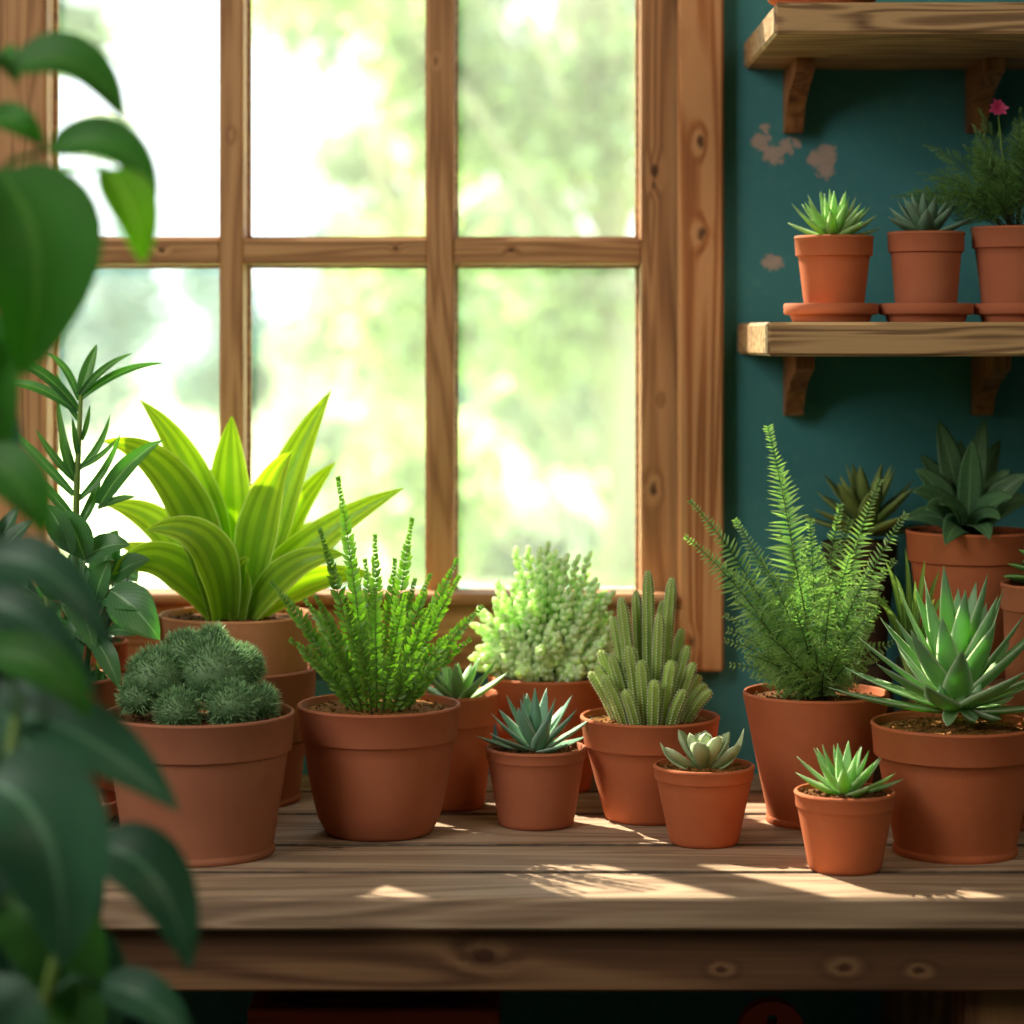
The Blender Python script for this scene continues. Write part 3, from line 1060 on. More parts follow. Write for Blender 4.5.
def cactus_col(parent, p0, p1, r, bend=.0):
    b = MB()
    p0, p1 = V(p0), V(p1)
    ax = p1 - p0
    ln = ax.length
    d = ax.normalized()
    out = V((d.x, d.y, 0))
    A1 = d.orthogonal().normalized()
    B1 = d.cross(A1)
    nr = 7
    seg = nr * 4
    rows = max(12, int(ln / .0007))
    vs, fs, uv = [], [], []
    for i in range(rows + 1):
        t = i / rows
        c = p0 + ax * t - V((out.x, out.y, 0)) * (bend * math.sin(PI * t) * ln)
        e = r * min(1, .8 + .6 * t) * (1 - max(0, (t - .82) / .18) ** 2.2) ** .5 if t < 1 else r * .06
        for k in range(seg):
            a = 2 * PI * k / seg
            tub = .5 + .5 * math.sin(2 * PI * (i * ln / rows / .0034 + ((k + 2) // 4 % 2) * .5))
            f = .92 + .26 * max(0, math.cos(nr * a)) * (.35 + .65 * tub)
            vs.append(c + (A1 * math.cos(a) + B1 * math.sin(a)) * e * f)
            uv.append((.5, t))
    for i in range(rows):
        for k in range(seg):
            k2 = (k + 1) % seg
            fs.append((i * seg + k, i * seg + k2, (i + 1) * seg + k2, (i + 1) * seg + k))
    fs.append(tuple(rows * seg + k for k in range(seg)))
    b.add(vs, fs, uv, R.random())
    st = max(3, int(ln / .0024))
    for i in range(st):
        for k in range(nr):
            t = (i + .5 * (k % 2) + .3) / st
            if t > .99:
                continue
            c = p0 + ax * t - V((out.x, out.y, 0)) * (bend * math.sin(PI * t) * ln)
            e = r * min(1, .8 + .6 * t) * (1 - max(0, (t - .82) / .18) ** 2.2) ** .5
            a = 2 * PI * k / nr
            dd = (A1 * math.cos(a) + B1 * math.sin(a))
            q = c + dd * e * 1.16
            b.ell(q - dd * .0005, dd, .0014, .0017, 5, 3, mat=1)
            for s in range(3):
                sd = (dd + V((R.uniform(-.9, .9), R.uniform(-.9, .9), R.uniform(-.3, .9)))).normalized()
                b.blade(q, q + sd * .001, q + sd * .0018, .00028, hint=V((.3, -1, .2)), prof=needle, n=1, m=2, mat=1)
    return b.build('cactus_column', [M['cactus'], M['areole']], parent)


cols_ = [(648, 570, .005, 5.6), (672, 577, .0, 5.6), (621, 597, .0, 5.6), (636, 590, .02, 5), (660, 612, -.015, 5.2), (613, 616, .012, 5), (688, 645, .0, 5), (629, 645, -.028, 6.2),
         (655, 680, -.042, 6.5), (672, 660, -.03, 6.2), (597, 665, .0, 5.5), (604, 675, -.02, 5.5), (706, 684, .0, 5.2), (700, 675, .02, 5), (625, 690, -.045, 5.5), (684, 690, -.038, 5.5),
         (645, 625, .03, 5.4), (663, 600, .025, 5), (600, 650, .02, 5), (641, 660, -.035, 5.8), (612, 655, -.012, 5.5), (682, 628, .02, 5), (694, 662, -.02, 5.2), (590, 672, .01, 4.8), (711, 690, -.015, 4.8)]
for (tx, ty, td, r) in cols_:
    tip = G.L(tx, ty, td)
    st = V((tip.x * .55, td * .8, G.sl - .003))
    cactus_col(G.o, st, tip, r * .92 * G.Y / F, bend=.10)

# --- H: echeveria
H = Pot('potted_echeveria', 'small terracotta pot with a grey-green echeveria rosette, right of the blue-green agave', 'potted plant',
        704, 51, 764, 35, by=850, band=14, lip=.0014, foot=False, mat='terra_warm', soil='soil_light', sdepth=.004)
b = MB()
rosette(b, (0, -.002, H.sl), 15, .036, .0200, .35, 1.3, .35, thick=.0044, inner=.72, prof=spoon, az0=1.0, fold=.4, zrise=.004)
for (tx, ty, s_) in ((744, 728, -1), (660, 742, 1)):
    tip = H.L(tx, ty, -.004)
    b.blade(V((tip.x * .12, -.004, H.sl)), V((tip.x * .8, -.01, H.sl + .004)), tip, .0115, hint=V((0, -.6, 1)), prof=dagger, fold=.3, thick=.003)
b.build('leaves', M['eche'], H.o)

# --- I: sword fern
I = Pot('potted_sword_fern', 'tall terracotta pot of feathery arching fern against the teal wall', 'potted plant',
        816, 73, 691, 50, by=831, band=0, foot=True, mat='terra_warm', sdepth=.006)
tips = [(768, 427, .0, 26), (690, 501, -.01, 17), (685, 536, -.03, 17), (880, 480, .0, 20), (906, 514, -.02, 19), (780, 470, .04, 22), (840, 505, .04, 22), (715, 560, .03, 20), (735, 520, .04, 20),
        (810, 520, -.03, 22), (790, 545, -.05, 22), (850, 555, -.04, 22), (760, 560, -.05, 22), (870, 570, -.05, 20), (735, 600, -.05, 20), (725, 640, -.03, 18), (745, 655, -.055, 18), (790, 600, -.07, 20),
        (830, 600, -.075, 20), (865, 620, -.065, 18), (765, 635, -.07, 18), (812, 640, -.085, 18), (845, 645, -.08, 18), (885, 600, .02, 18), (895, 560, .04, 18), (730, 665, -.01, 16), (900, 640, -.0, 14),
        (785, 660, -.08, 14), (825, 668, -.085, 14), (860, 660, -.07, 14), (750, 580, .05, 20), (815, 560, .06, 20), (725, 615, .03, 18), (862, 535, .03, 20), (885, 570, .0, 18), (878, 610, -.03, 20), (850, 520, .05, 20), (742, 575, -.02, 20), (728, 630, .0, 20)]
for i, (tx, ty, td, lf) in enumerate(tips):
    tip = I.L(tx, ty, td)
    st = V(((tx - 812) * .12 * I.Y / F, td * .3, I.sl))
    mid = st + (tip - st) * .5
    mid = mid + V((-(tip.x - st.x) * .20, -td * .1, .012))
    ln = (tip - st).length
    n = max(12, int(ln / .0046))
    frond(st, mid, tip, n, .0031, lf * I.Y / F * 1.35, M['boston'], M['stem_dark'], I.o, droop=.10, ang=78, start=.08, taper=(.5 if i in (1, 2) else .34), updown=.45, floor=.2,
          hint=(R.uniform(-.4, .4), -1, .35), oval=False, nseg=4, sub=(i > 8))

# --- J: small haworthia
J = Pot('potted_haworthia', 'smallest front terracotta pot with a spiky bright green rosette, by the bench edge', 'potted plant',
        845, 51, 790, 37, by=877, band=16, lip=.0014, foot=False, mat='terra_warm', sdepth=.004)
b = MB()
rosette(b, (0, 0, J.sl), 26, .041, .0142, .15, 1.2, .22, thick=.0024, inner=.9, prof=dagger, az0=.2, fold=.16, zrise=.004)
b.build('leaves', M['hawo'], J.o)

# --- K: big agave
K = Pot('potted_large_agave', 'large terracotta pot at the right front with a big pale-edged agave', 'potted plant',
        955, 84, 722, 62, by=865, band=32, lip=.003, mat='terra_warm', soil='soil_light', sdepth=.006)
b = MB()
rosette(b, (0, 0, K.sl + .014), 38, .088, .0290, -.02, 1.25, .20, thick=.0030, inner=.98, prof=dagger, az0=.9, fold=.16, zrise=.024, nseg=11, r0=.010)
# low young leaves at the heart and the foot
for (az, l, w, p) in ((-1.5, .030, .013, 1.1), (-1.0, .028, .012, .9), (-2.1, .030, .013, .8), (-1.3, .026, .012, -.25), (-1.9, .028, .012, -.35), (-.7, .030, .013, -.2)):
    d = V((math.cos(az), math.sin(az), 0))
    P0 = V((0, 0, K.sl + .018)) + d * .012
    P2 = P0 + (d * math.cos(p) + V((0, 0, math.sin(p)))) * l
    b.blade(P0, (P0 + P2) / 2 + d * .004, P2, w, side=-V((-d.y, d.x, 0)), prof=ovate, fold=.3, thick=.005)
b.build('leaves', M['bigagave'], K.o)

# --- riser box with L, M and O on it
RZ = .86
rs = thing('wooden_riser', (0, 0, TOP), 'low plain wooden riser box at the back right of the bench', 'riser')
b = MB()
b.box(.358, .62, 2.137, 2.335, RZ - TOP - .014, RZ - TOP, .002)
b.build('top_board', M['shelf'], rs, smooth=False)
b = MB(); b.box(.363, .615, 2.141, 2.153, 0, RZ - TOP - .0143, .0015); b.build('front_board', M['shelf'], rs, smooth=False)
for x in (.363, .603):
    b = MB(); b.box(x, x + .012, 2.1535, 2.33, 0, RZ - TOP - .0143, .0015); b.build('end_board', M['shelf'], rs, smooth=False)

Lp = Pot('potted_speckled_rosette', 'large shaded terracotta pot at the back right with broad dark speckled leaves', 'potted plant',
         970, 64, 530, 46, Y=2.215, z0=RZ, band=30, lip=.003, mat='terra_warm', sdepth=.006)
b = MB()
lc = V((-.002, 0, Lp.sl + .004))
spec = [(938, 420, .01, 30), (985, 418, .02, 22), (1010, 470, .0, 26), (960, 440, .04, 20), (972, 440, -.02, 26), (915, 470, -.01, 30), (912, 492, -.04, 28), (925, 510, -.05, 28),
        (1030, 475, -.02, 28), (1012, 498, -.05, 26), (945, 545, -.075, 30), (990, 540, -.07, 26), (1000, 520, -.06, 24), (1000, 440, .04, 22), (920, 455, .04, 24), (940, 505, -.075, 26), (1035, 500, .02, 24), (905, 520, .0, 24)]
for (tx, ty, td, w) in spec:
    tip = Lp.L(tx, ty, td)
    d = V((tip.x, tip.y, 0))
    st = lc + V((tip.x * .08, tip.y * .08, 0))
    mid = (st + tip) / 2 + V((0, 0, .012 + .10 * d.length))
    b.blade(st, mid, tip, w * 1.12 * Lp.Y / F, hint=V((tip.x * -2, -1, .6)), prof=lance, fold=.28, thick=.0022, n=10, m=6)
b.build('leaves', M['darkros'], Lp.o)

Mp = Pot('potted_round_leaf_succulent', 'terracotta pot cut by the right edge of the picture with rounded fleshy green leaves', 'potted plant',
         1057, 56, 583, 47, Y=2.085, z0=TOP, band=26, lip=.002, mat='terra', sdepth=.006)
b = MB()
for k in range(34):
    a = k * 2.39996
    f = k / 34
    rr_ = lerp(.052, .012, f)
    c0 = V((0, 0, Mp.sl + lerp(.002, .03, f)))
    tip = c0 + V((math.cos(a) * rr_, math.sin(a) * rr_, lerp(.004, .032, f)))
    st = c0 + (tip - c0) * .25
    b.blade(st, (st + tip) / 2 + V((0, 0, .003)), tip, .020, side=V((math.sin(a), -math.cos(a), 0)), prof=ovate, fold=.2, thick=.004, n=7)
b.build('leaves', M['round'], Mp.o)

Op = Pot('potted_slender_plant', 'little pot with slender yellow-tipped leaves tucked behind the large agave', 'potted plant',
         924, 33, 714, 24, Y=2.11, z0=TOP, band=14, lip=.0014, foot=False, mat='terra', sdepth=.004)
b = MB()
for (tx, ty, td) in ((925, 560, -.005), (940, 570, .01), (948, 590, -.02), (885, 560, .0), (870, 590, -.01), (905, 548, .01), (895, 575, -.02), (935, 598, -.03), (880, 605, -.03), (915, 580, -.03)):
    tip = Op.L(tx, ty, td)
    root = V((tip.x * .05, tip.y * .1, Op.sl))
    st = V((tip.x * .3 - .008, tip.y * .3, Op.sl + .062))
    b.tube([root, (root + st) / 2, st], .0009, 5)
    b.blade(st, (st + tip) / 2 + V((-tip.x * .2, 0, .008)), tip, .0058, hint=V((R.uniform(-.4, .4), -1, .5)), prof=lance, fold=.3)
b.build('leaves', M['thin'], Op.o)

# --- N: olive bromeliad on an upturned pot behind the fern
nx, nY = .318, 2.285
up = thing('upturned_pot', (nx, nY, TOP), 'upturned dark clay pot hidden behind the feathery fern', 'plant pot')
b = MB()
b.lathe([(.0340, 0), (.0355, .001), (.0355, .020), (.0335, .022), (.029, .108), (.028, .11), (.006, .11), (.005, .106), (.026, .105), (.030, .02), (.0325, .001), (.034, 0)], 48)
b.build('pot', M['dark_clay'], up, sharp=50)
Np = Pot('potted_olive_bromeliad', 'olive green spiky bromeliad by the teal wall, behind the feathery fern', 'potted plant',
         512 + nx * F / nY, 38, 541, 27, Y=nY, z0=TOP + .1103, band=20, lip=.002, mat='dark_clay', sdepth=.005)
b = MB()
rosette(b, (.006, -.004, Np.sl + .010), 24, .064, .0225, .05, 1.25, .15, thick=.002, inner=.9, prof=lance, az0=.35, fold=.3, zrise=.012)
b.build('leaves', M['olive'], Np.o)

# ================================================================== plants on the shelves
SY = 2.165
sg = 'terracotta saucers on the lower shelf'
sauc_h = .0165
for (cx, lab) in ((831, 'terracotta saucer under the leftmost shelf pot'), (926, 'terracotta saucer under the middle shelf pot'), (1021, 'terracotta saucer under the right shelf pot with the wispy fern')):
    saucer((cx - 512) * SY / F, SY, ZL, 47.2 * SY / F, lab, sg, sauc_h)
SZ = ZL + .0052
S1 = Pot('potted_shelf_rosette', 'sunlit terracotta pot on the shelf with bright green spiky rosette', 'potted plant', 834, 40, 236, 29, Y=SY, z0=SZ, band=20, lip=.0025, foot=False, mat='terra_warm', sdepth=.003)
b = MB()
rosette(b, (0, 0, S1.sl), 34, .042, .0135, .22, 1.35, .18, thick=.0024, inner=.95, prof=dagger, az0=.3, fold=.3, zrise=.003)
b.build('leaves', M['shelfhawo'], S1.o)
S2 = Pot('potted_shelf_agave', 'middle terracotta pot on the shelf with a grey-green rosette', 'potted plant', 926, 39, 232, 30, Y=SY, z0=SZ, band=20, lip=.0025, foot=False, mat='terra', sdepth=.003)
b = MB()
rosette(b, (0, 0, S2.sl), 22, .039, .0175, .22, 1.3, .2, thick=.003, inner=.85, prof=dagger, az0=1.3, fold=.28, zrise=.003)
b.build('leaves', M['shelfagave'], S2.o)
S3 = Pot('potted_asparagus_fern', 'terracotta pot at the right shelf end with wispy dark fern and a pink flower', 'potted plant', 1016, 45, 227, 33, Y=SY, z0=SZ, band=21, lip=.0025, foot=False, mat='terra', sdepth=.003)
for k in range(46):
    a = R.uniform(0, 2 * PI)
    l = R.uniform(.06, .112)
    el = R.uniform(.25, 1.45)
    d = V((math.cos(a) * math.cos(el), math.sin(a) * math.cos(el) * .8, math.sin(el)))
    st = V((d.x * .012, d.y * .012, S3.sl))
    if k < 4:
        d = [V((-.85, -.1, .42)), V((-.8, .1, .75)), V((-.9, 0, .25)), V((-.3, 0, 1.0))][k].normalized()
        l = .11
    tip = st + d * l
    mid = st + d * l * .5 + V((0, 0, l * .22))
    frond(st, mid, tip, 26, .0019, .021, M['asp'], M['stem_dark'], S3.o, droop=.05, ang=58, start=.15, taper=.25, updown=.7, hint=(R.uniform(-.5, .5), -1, .4), oval=False, nseg=2, sub=True, rach=.0005)
fl = S3.L(998, 108, .0)
b = MB()
for k in range(9):
    a = 2 * PI * k / 9
    d = V((math.cos(a), -.35, math.sin(a)))
    b.blade(fl, fl + d * .0045, fl + d * R.uniform(.006, .0105) + V((0, -.001, 0)), .0052, hint=V((0, -1, .1)), prof=ovate, n=4, m=2, fold=.3)
flo = b.build('flower', M['pink'], S3.o)
b = MB()
b.tube([V((-.004, 0, S3.sl)), V((fl.x * .7, 0, S3.sl + (fl.z - S3.sl) * .5)), fl + V((0, .0012, 0))], [.0008, .0007, .0005], 5)
b.build('flower_stem', M['stem'], S3.o)

# upper shelf: a pot in a saucer, only its foot is in the picture
ux = (822 - 512) * 2.13 / F
saucer(ux, 2.13, ZU, .046, 'terracotta saucer on the upper shelf at the top edge of the picture', None, .0165, mat='terra_warm')
U = Pot('potted_trailing_plant', 'terracotta pot standing on the upper shelf, cut by the top edge', 'potted plant', 822, 42, -78, 30, Y=2.13, z0=ZU + .0052, band=20, lip=.0025, foot=False, mat='terra_warm', sdepth=.004)
b = MB()
rosette(b, (0, 0, U.sl), 20, .045, .012, .3, 1.3, .2, thick=.0025, inner=.9, prof=dagger)
b.build('leaves', M['shelfagave'], U.o)

# ================================================================== plants at the left
P1Y = 2.105
saucer((58 - 512) * P1Y / F, P1Y, TOP, 66 * P1Y / F, 'terracotta saucer on the bench at the far left', None, .020, mat='terra_dusty')
P1 = Pot('potted_cane_plant', 'shaded terracotta pot at the far left with a tall cane plant of narrow leaves', 'potted plant', 56, 62, 676, 42, Y=P1Y, z0=TOP + .0053, band=32, lip=.003, mat='terra_dusty', sdepth=.006)
stems = MB()
stems.tube([P1.L(72, 690), P1.L(74, 600), P1.L(77, 480), P1.L(81, 395)], [.0035, .0032, .0028, .0018], 8)
stems.tube([P1.L(66, 690, -.01), P1.L(55, 640, -.01), P1.L(44, 590, -.012)], [.0028, .0024, .002], 7)
stems.tube([P1.L(84, 690, -.012), P1.L(92, 620, -.015), P1.L(112, 560, -.02)], [.0026, .0022, .0018], 7)
stems.build('stems', M['stem'], P1.o)
b = MB()
cane = [  # base, tip, width, control offset (px)
    (80, 395, 97, 344, 15, 0, -3, .01), (80, 395, 133, 353, 9, -4, -10, -.01), (82, 398, 166, 363, 10, -6, -16, .0), (79, 400, 45, 352, 9, 6, -14, .0), (78, 410, -6, 358, 13, 4, -26, -.02), (77, 412, -10, 385, 12, 0, -24, .01),
    (78, 420, 56, 372, 8, -4, 0, .01), (78, 470, 110, 414, 8, 10, 6, .0), (79, 468, 118, 437, 7, 4, 6, -.01), (76, 482, 36, 429, 9, -6, 0, .0), (75, 470, 58, 395, 8, -8, 0, .01), (76, 480, 60, 425, 9, -5, 4, -.01), (74, 495, 4, 423, 11, -4, -6, .01),
    (79, 460, 72, 417, 7, 0, 0, -.012), (78, 500, 121, 432, 9, 8, 10, .012), (100, 505, 163, 440, 22, -8, -12, -.01), (98, 508, 136, 497, 9, 4, -6, -.012), (75, 520, 30, 470, 12, -6, -6, .0), (76, 530, 100, 470, 12, 10, 0, .015), (82, 440, 90, 405, 6, 2, 0, -.01)]
for (bx, by, tx, ty, w, ox, oy, dy) in cane:
    p0, p2 = P1.L(bx, by, 0), P1.L(tx, ty, dy)
    p1 = P1.L((bx + tx) / 2 + ox, (by + ty) / 2 + oy, dy * .6)
    b.blade(p0, p1, p2, w * P1Y / F, hint=V((R.uniform(-.3, .3), -1, .5)), prof=lance, fold=.3, n=12)
b.build('narrow_leaves', M['cane'], P1.o)
b = MB()
brd = [(85, 560, 62, 512, 34), (82, 560, 130, 545, 28), (72, 555, 45, 505, 26), (60, 600, 30, 560, 30), (92, 610, 110, 560, 24), (100, 600, 150, 612, 26), (90, 620, 70, 640, 28), (110, 590, 160, 640, 40), (72, 580, 95, 655, 30), (60, 620, 15, 640, 30), (50, 640, 30, 690, 26),
       (95, 640, 120, 690, 22), (80, 640, 60, 700, 24)]
for (bx, by, tx, ty, w) in brd:
    dy = R.uniform(-.045, -.01)
    p0, p2 = P1.L(bx, by, dy), P1.L(tx, ty, dy - .015)
    p1 = P1.L((bx + tx) / 2, (by + ty) / 2 - 12, dy - .02)
    b.blade(p0, p1, p2, w * P1Y / F, hint=V((R.uniform(-.4, .4), -1, .7)), prof=ovate, fold=.25, n=10, m=6)
    b.tube([V((P1.L(75, 640, -.01))), (p0 + P1.L(75, 640, -.01)) * .5 + V((0, 0, .004)), p0], .0010, 5)
for k in range(260):   # low wiry growth over the soil
    a = R.uniform(0, 2 * PI)
    q = .045 * math.sqrt(R.random())
    o = V((q * math.cos(a), q * math.sin(a), P1.sl))
    l = R.uniform(.008, .024)
    d = V((R.uniform(-.7, .7), R.uniform(-.7, .3), 1)).normalized()
    b.blade(o, o + d * l * .5, o + d * l + V((d.x * .004, 0, -.002)), .003, hint=V((0, -1, .3)), prof=needle, n=3, m=2)
b.build('broad_leaves', M['broad'], P1.o)

P2 = Pot('potted_broad_leaf_plant', 'bushy plant with broad veined dark leaves between the cane plant and the lime plant', 'potted plant',
         84, 44, 640, 33, Y=2.24, z0=TOP, band=30, lip=.0025, mat='terra_warm', sdepth=.006)
b = MB()
sb = MB()
ex = [(113, 592, 156, 640, 46), (95, 590, 112, 548, 26), (110, 580, 150, 560, 26), (104, 572, 118, 530, 24), (70, 570, 90, 610, 30), (85, 600, 75, 560, 24)]
for k in range(48):
    if k < len(ex):
        bx, by, tx, ty, w = ex[k]
        dy = -.06
    else:
        a = R.uniform(0, 2 * PI)
        cx, cy = 88 + R.uniform(-46, 44), 590 + R.uniform(-30, 55)
        l = R.uniform(22, 38)
        bx, by = cx, cy
        tx, ty = cx + math.cos(a) * l, cy + abs(math.sin(a)) * l * .6 - 4
        w = R.uniform(14, 24)
        dy = R.uniform(-.05, .04)
    p0, p2 = P2.L(bx, by, dy), P2.L(tx, ty, dy - .012)
    p1 = (p0 + p2) / 2 + V((0, -.004, .008))
    b.blade(p0, p1, p2, w * P2.Y / F, hint=V((R.uniform(-.4, .4), -1, .8)), prof=ovate, fold=.25, n=9, m=6)
    root = V((p0.x * .2, p0.y * .2, P2.sl))
    sb.tube([root, (root + p0) / 2 + V((p0.x * .2, p0.y * .2, .008)), p0], .0010, 5)
sb.build('stems', M['stem_dark'], P2.o)
b.build('leaves', M['broad'], P2.o)

P3 = Pot('potted_striped_plant', 'plant with dark silver-striped leaves at the left edge of the picture', 'potted plant',
         -32, 44, 640, 32, Y=2.225, z0=TOP, band=26, lip=.0025, mat='terra', sdepth=.006)
b = MB()
for (tx, ty, w, dy) in ((42, 545, 26, -.03), (34, 520, 24, .0), (48, 570, 26, -.05), (20, 505, 22, .01), (-10, 500, 26, .0), (28, 590, 26, -.06), (-40, 520, 26, 0), (40, 600, 24, -.04), (-80, 550, 26, 0), (0, 560, 26, -.06), (-50, 580, 26, -.05)):
    tip = P3.L(tx, ty, dy)
    st = P3.L(-18 + (tx + 32) * .12, 575, dy * .4)
    b.blade(st, (st + tip) / 2 + V((0, 0, .012)), tip, w * P3.Y / F, hint=V((0, -.8, .8)), prof=ovate, fold=.25, n=10, m=6)
    b.tube([V((0, 0, P3.sl)), (V((0, 0, P3.sl)) + st) / 2 + V((st.x * .1, 0, .004)), st], .0011, 5)
b.build('leaves', M['striped'], P3.o)

# ================================================================== large plant in the foreground
FY = 1.36
fx = -.335
fp = thing('foreground_plant', (fx, FY, 0), 'large leafy plant close to the camera at the left, out of focus', 'potted plant')
pm, fsl, fri = pot_mesh(.11, .15, .30, .05, .006, True, .27)
pm.build('pot', M['terra'], fp, sharp=50)
soil_mesh(fri, fsl, .005).build('soil', M['soil'], fp)
fb = V((fx, FY, 0))
fl_ = lambda px, py, dY=0.0: at(px, py, FY + dY) - fb
sb = MB()
stem_paths = [[(0, 0, fsl), fl_(-60, 1000), fl_(-30, 700), fl_(-12, 420), fl_(-25, 200), fl_(-8, 70)],
              [(.02, -.02, fsl), fl_(-40, 1050, -.03), fl_(-10, 860, -.04), fl_(20, 700, -.04)],
              [(-.02, .02, fsl), fl_(-70, 900, .02), fl_(-60, 640, .03), fl_(-40, 520, .03)],
              [(.03, 0, fsl), fl_(0, 1150, 0), fl_(45, 1000, -.02), fl_(70, 900, -.02)]]
for p in stem_paths:
    sb.tube(p, [.006, .005, .0045, .004, .0032, .002][:len(p)] if len(p) == 6 else [.005, .0045, .0035, .0025], 8)
sb.build('stems', M['stem'], fp)
b, b2, b3 = MB(), MB(), MB()
fore = [  # base px, control px, tip px, width px, depth, material, roll
    (8, 70, 84, 32, 124, 122, 54, .0, 0, .0), (-10, 58, 0, 40, 18, 84, 30, .02, 0, .3), (48, 150, 124, 116, 158, 198, 46, .0, 0, .3), (106, 168, 138, 205, 143, 264, 50, -.03, 2, .0), (-20, 125, 10, 105, 46, 148, 36, .02, 0, .2),
    (-2, 172, 62, 230, 22, 378, 116, -.04, 0, .1), (-30, 300, -20, 380, 10, 450, 60, .0, 0, 0), (-30, 455, 30, 470, 44, 535, 52, -.02, 0, .3), (-20, 560, 60, 540, 112, 655, 44, -.06, 1, .2), (-30, 600, 40, 600, 100, 700, 40, -.03, 1, .3),
    (-20, 650, 60, 650, 90, 720, 44, -.05, 0, .3), (5, 712, 90, 720, 180, 812, 62, -.04, 1, .1), (-15, 780, 70, 800, 62, 970, 110, -.08, 1, .2), (95, 845, 170, 850, 190, 972, 64, -.02, 1, .2), (100, 985, 150, 985, 195, 1045, 44, .0, 1, .1), (-20, 690, 40, 740, 60, 830, 80, .03, 1, .2), (0, 900, 70, 920, 90, 1040, 90, .03, 0, .2), (-20, 860, 20, 960, 30, 1060, 110, .05, 1, .2), (20, 800, 80, 830, 95, 920, 50, .05, 0, .2), (50, 930, 100, 960, 110, 1060, 70, .04, 1, .1), (-40, 520, -10, 600, 20, 690, 70, .05, 1, 0), (-40, 620, 0, 700, 30, 800, 90, .06, 1, 0), (20, 980, 60, 1010, 60, 1090, 110, .02, 0, 0), (-30, 820, 10, 850, 10, 960, 60, .07, 1, 0), (-30, 980, 0, 1030, 20, 1100, 90, -.03, 1, 0), (-40, 380, 0, 400, 20, 480, 40, .03, 1, .3), (60, 840, 90, 870, 85, 960, 44, .06, 1, 0), (30, 700, 60, 690, 70, 770, 40, .06, 1, 0), (-40, 700, 20, 690, 58, 600, 40, .05, 1, 0)]
for (x0, y0, x1, y1, x2, y2, w, dy, mt, rl) in fore:
    bb = (b, b2, b3)[mt]
    p0, p1, p2 = fl_(x0, y0, dy + .02), fl_(x1, y1, dy - .01), fl_(x2, y2, dy)
    bb.blade(p0, p1, p2, w * FY / F * 1.1, hint=V((.45, -1, .55)), prof=ovate, fold=.35, n=14, m=6, roll=rl * .6, wave=.05)
    near = min((V(q) for pth in stem_paths for q in pth), key=lambda q: (q - p0).length)
    bb.tube([near, (near + p0) / 2 + V((0, 0, .008)), p0], .0016, 5)
b.build('leaves', M['fore'], fp)
b2.build('bluish_leaves', M['fore_blue'], fp)
tag(b3.build('sun_tinted_leaf', M['fore_sun_tint'], fp), 'hanging leaf coloured bright lime green as if sunlit')

# ================================================================== outside
b = MB()
b.box(-60, 60, WALL + .14, 110, -.35, -.3)
g = b.build('ground', M['grass'], None, smooth=False)
g['kind'] = 'structure'


def tree(name, label, x, Y, h, trunk_r, blobs, n, leaf, mat, group='trees beyond the window', seed=1):
    rg = random.Random(seed)
    t = thing(name, (x, Y, -.3), label, 'tree', group)
    b = MB()
    b.tube([(0, 0, 0), (trunk_r * .6, 0, h * .3), (-trunk_r, .05, h * .6), (trunk_r * .5, 0, h * .92)], [trunk_r, trunk_r * .8, trunk_r * .55, trunk_r * .15], 9)
    for (bx, by, bz, br) in blobs:
        b.tube([(0, 0, max(.1, bz * .55)), (bx * .5, by * .5, bz * .8), (bx, by, bz)], [trunk_r * .22, trunk_r * .14, trunk_r * .05], 6)
    b.build('trunk', M['bark'], t)
    b = MB()
    tot = sum(q[3] ** 2 for q in blobs)
    for (bx, by, bz, br) in blobs:
        for k in range(int(n * br * br / tot)):
            while True:
                d = V((rg.uniform(-1, 1), rg.uniform(-1, 1), rg.uniform(-1, 1)))
                if d.length < 1:
                    break
            o = V((bx, by, bz)) + d * br * (.55 + .45 * rg.random())
            dd = V((rg.uniform(-1, 1), rg.uniform(-1, 1), rg.uniform(-.9, .5))).normalized()
            s = leaf * rg.uniform(.6, 1.3)
            A1 = dd.orthogonal().normalized()
            A1 = Matrix.Rotation(rg.uniform(0, 6.28), 3, dd) @ A1
            vs = [o, o + dd * s * .45 + A1 * s * .28, o + dd * s, o + dd * s * .45 - A1 * s * .28]
            b.add(vs, [(0, 1, 2, 3)], [(.5, 0), (1, .5), (.5, 1), (0, .5)], rg.random())
    b.build('crown', mat, t, smooth=False)
    return t


def blobs_in(rg, n, x0, x1, z0, z1, r0, r1, dy=.8):
    return [(rg.uniform(x0, x1), rg.uniform(-dy, dy), rg.uniform(z0, z1), rg.uniform(r0, r1)) for _ in range(n)]


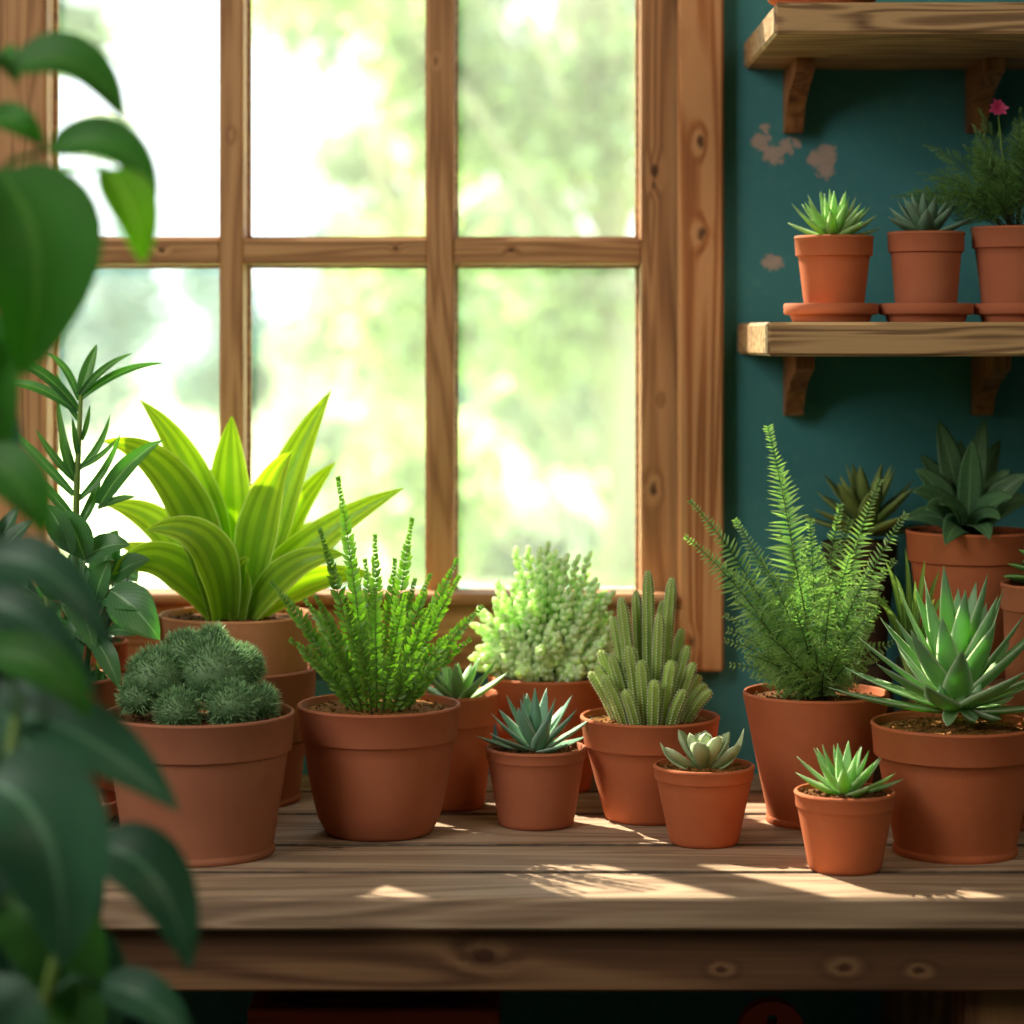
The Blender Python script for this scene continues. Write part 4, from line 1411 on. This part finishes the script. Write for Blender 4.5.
rg = random.Random(21)
tree('leafy_tree', 'sunlit green tree filling the right-hand window panes', .35, 8.5, 4.2, .09, blobs_in(rg, 26, -.95, .9, .5, 3.6, .22, .42), 16000, .085, M['tree_a'], seed=3)
tree('leafy_tree', 'pale leafy tree seen through the middle window panes', -.55, 12.5, 4.0, .10, blobs_in(rg, 24, -.55, 1.3, .3, 3.5, .25, .5), 13000, .11, M['tree_b'], seed=4)
tree('leafy_tree', 'thin branch of leaves in the upper left window pane', -2.1, 9.0, 4.4, .05, [(.55, 0, 2.55, .16), (.35, 0, 2.75, .22), (.62, .1, 2.2, .10), (.28, 0, 2.3, .16), (.1, 0, 2.9, .3), (.25, .1, 1.95, .14)], 2600, .075, M['tree_b'], seed=5)
for k, (x, h, lab) in enumerate(((-6.3, 2.6, 'hazy distant tree low in the left window panes'), (-3.3, 3.1, 'hazy distant tree between the left and middle panes'), (-.3, 3.6, 'hazy distant tree low behind the right panes'))):
    tree('distant_tree', lab, x, 33 + k * 5, h, .15, blobs_in(rg, 14, -1.6, 1.6, .5, h, .5, .9, 1.0), 5000, .22, M['tree_far'], group='hazy trees far beyond the window', seed=8 + k)

# ================================================================== light
sun = bpy.data.lights.new('sun', 'SUN')
sun.energy = 35.0
sun.angle = math.radians(.6)
sun.color = (1.0, .86, .64)
so = bpy.data.objects.new('sun', sun)
COL.objects.link(so)
sdir = V((.80, -1.0, -1.15))
so.rotation_euler = sdir.to_track_quat('-Z', 'Y').to_euler()
so.location = (-3, 6, 6)


def area(name, loc, target, size, energy, color, size_y=None):
    l = bpy.data.lights.new(name, 'AREA')
    l.energy = energy
    l.color = color
    l.size = size
    if size_y:
        l.shape = 'RECTANGLE'
        l.size_y = size_y
    o = bpy.data.objects.new(name, l)
    COL.objects.link(o)
    o.location = loc
    o.rotation_euler = (V(target) - V(loc)).to_track_quat('-Z', 'Y').to_euler()
    return o


area('left_fill', (-1.35, .9, 1.9), (.1, 2.1, .9), .9, 23.0, (1.0, .95, .88), 1.2)  # added fill light from the left; no window stands there
area('warm_fill', (.9, .35, 2.3), (.35, 2.1, .8), .8, 8.5, (1.0, .80, .58), .8)  # added warm fill light, not a fixture of the room

w = bpy.data.worlds.new('sky')
SC.world = w
w.use_nodes = True
nt = w.node_tree
nt.nodes.clear()
out = nt.nodes.new('ShaderNodeOutputWorld')
bg = nt.nodes.new('ShaderNodeBackground')
tc = nt.nodes.new('ShaderNodeTexCoord')
sp = nt.nodes.new('ShaderNodeSeparateXYZ')
rp = nt.nodes.new('ShaderNodeValToRGB')
rp.color_ramp.elements[0].position = 0.45
rp.color_ramp.elements[0].color = (.86, .93, .92, 1)
rp.color_ramp.elements[1].position = 0.9
rp.color_ramp.elements[1].color = (.70, .84, 1.0, 1)
mr = nt.nodes.new('ShaderNodeMapRange')
mr.inputs[1].default_value = -1
nt.links.new(tc.outputs['Generated'], sp.inputs[0])
nt.links.new(sp.outputs[2], mr.inputs[0])
nt.links.new(mr.outputs[0], rp.inputs[0])
nt.links.new(rp.outputs[0], bg.inputs[0])
bg.inputs[1].default_value = 2.7
nt.links.new(bg.outputs[0], out.inputs[0])

# ================================================================== camera
cam = bpy.data.cameras.new('camera')
cam.sensor_width = 36
cam.lens = 36 * F / 1024
cam.shift_y = -(512 - HOR) / 1024
cam.clip_start = .02
cam.clip_end = 300
cam.dof.use_dof = True
cam.dof.focus_distance = 2.02
cam.dof.aperture_fstop = (cam.lens / 1000) / .022
co = bpy.data.objects.new('camera', cam)
COL.objects.link(co)
co.location = (0, 0, CAMZ)
co.rotation_euler = (PI / 2, 0, 0)
SC.camera = co

SC.view_settings.view_transform = 'Standard'
SC.view_settings.look = 'None'
SC.view_settings.exposure = 0.05
try:
    SC.cycles.use_denoising = True
    SC.cycles.max_bounces = 8
    SC.cycles.diffuse_bounces = 4
    SC.cycles.transmission_bounces = 6
    SC.cycles.transparent_max_bounces = 12
    SC.cycles.caustics_reflective = False
    SC.cycles.caustics_refractive = False
    SC.cycles.sample_clamp_indirect = 6.0
except Exception:
    pass
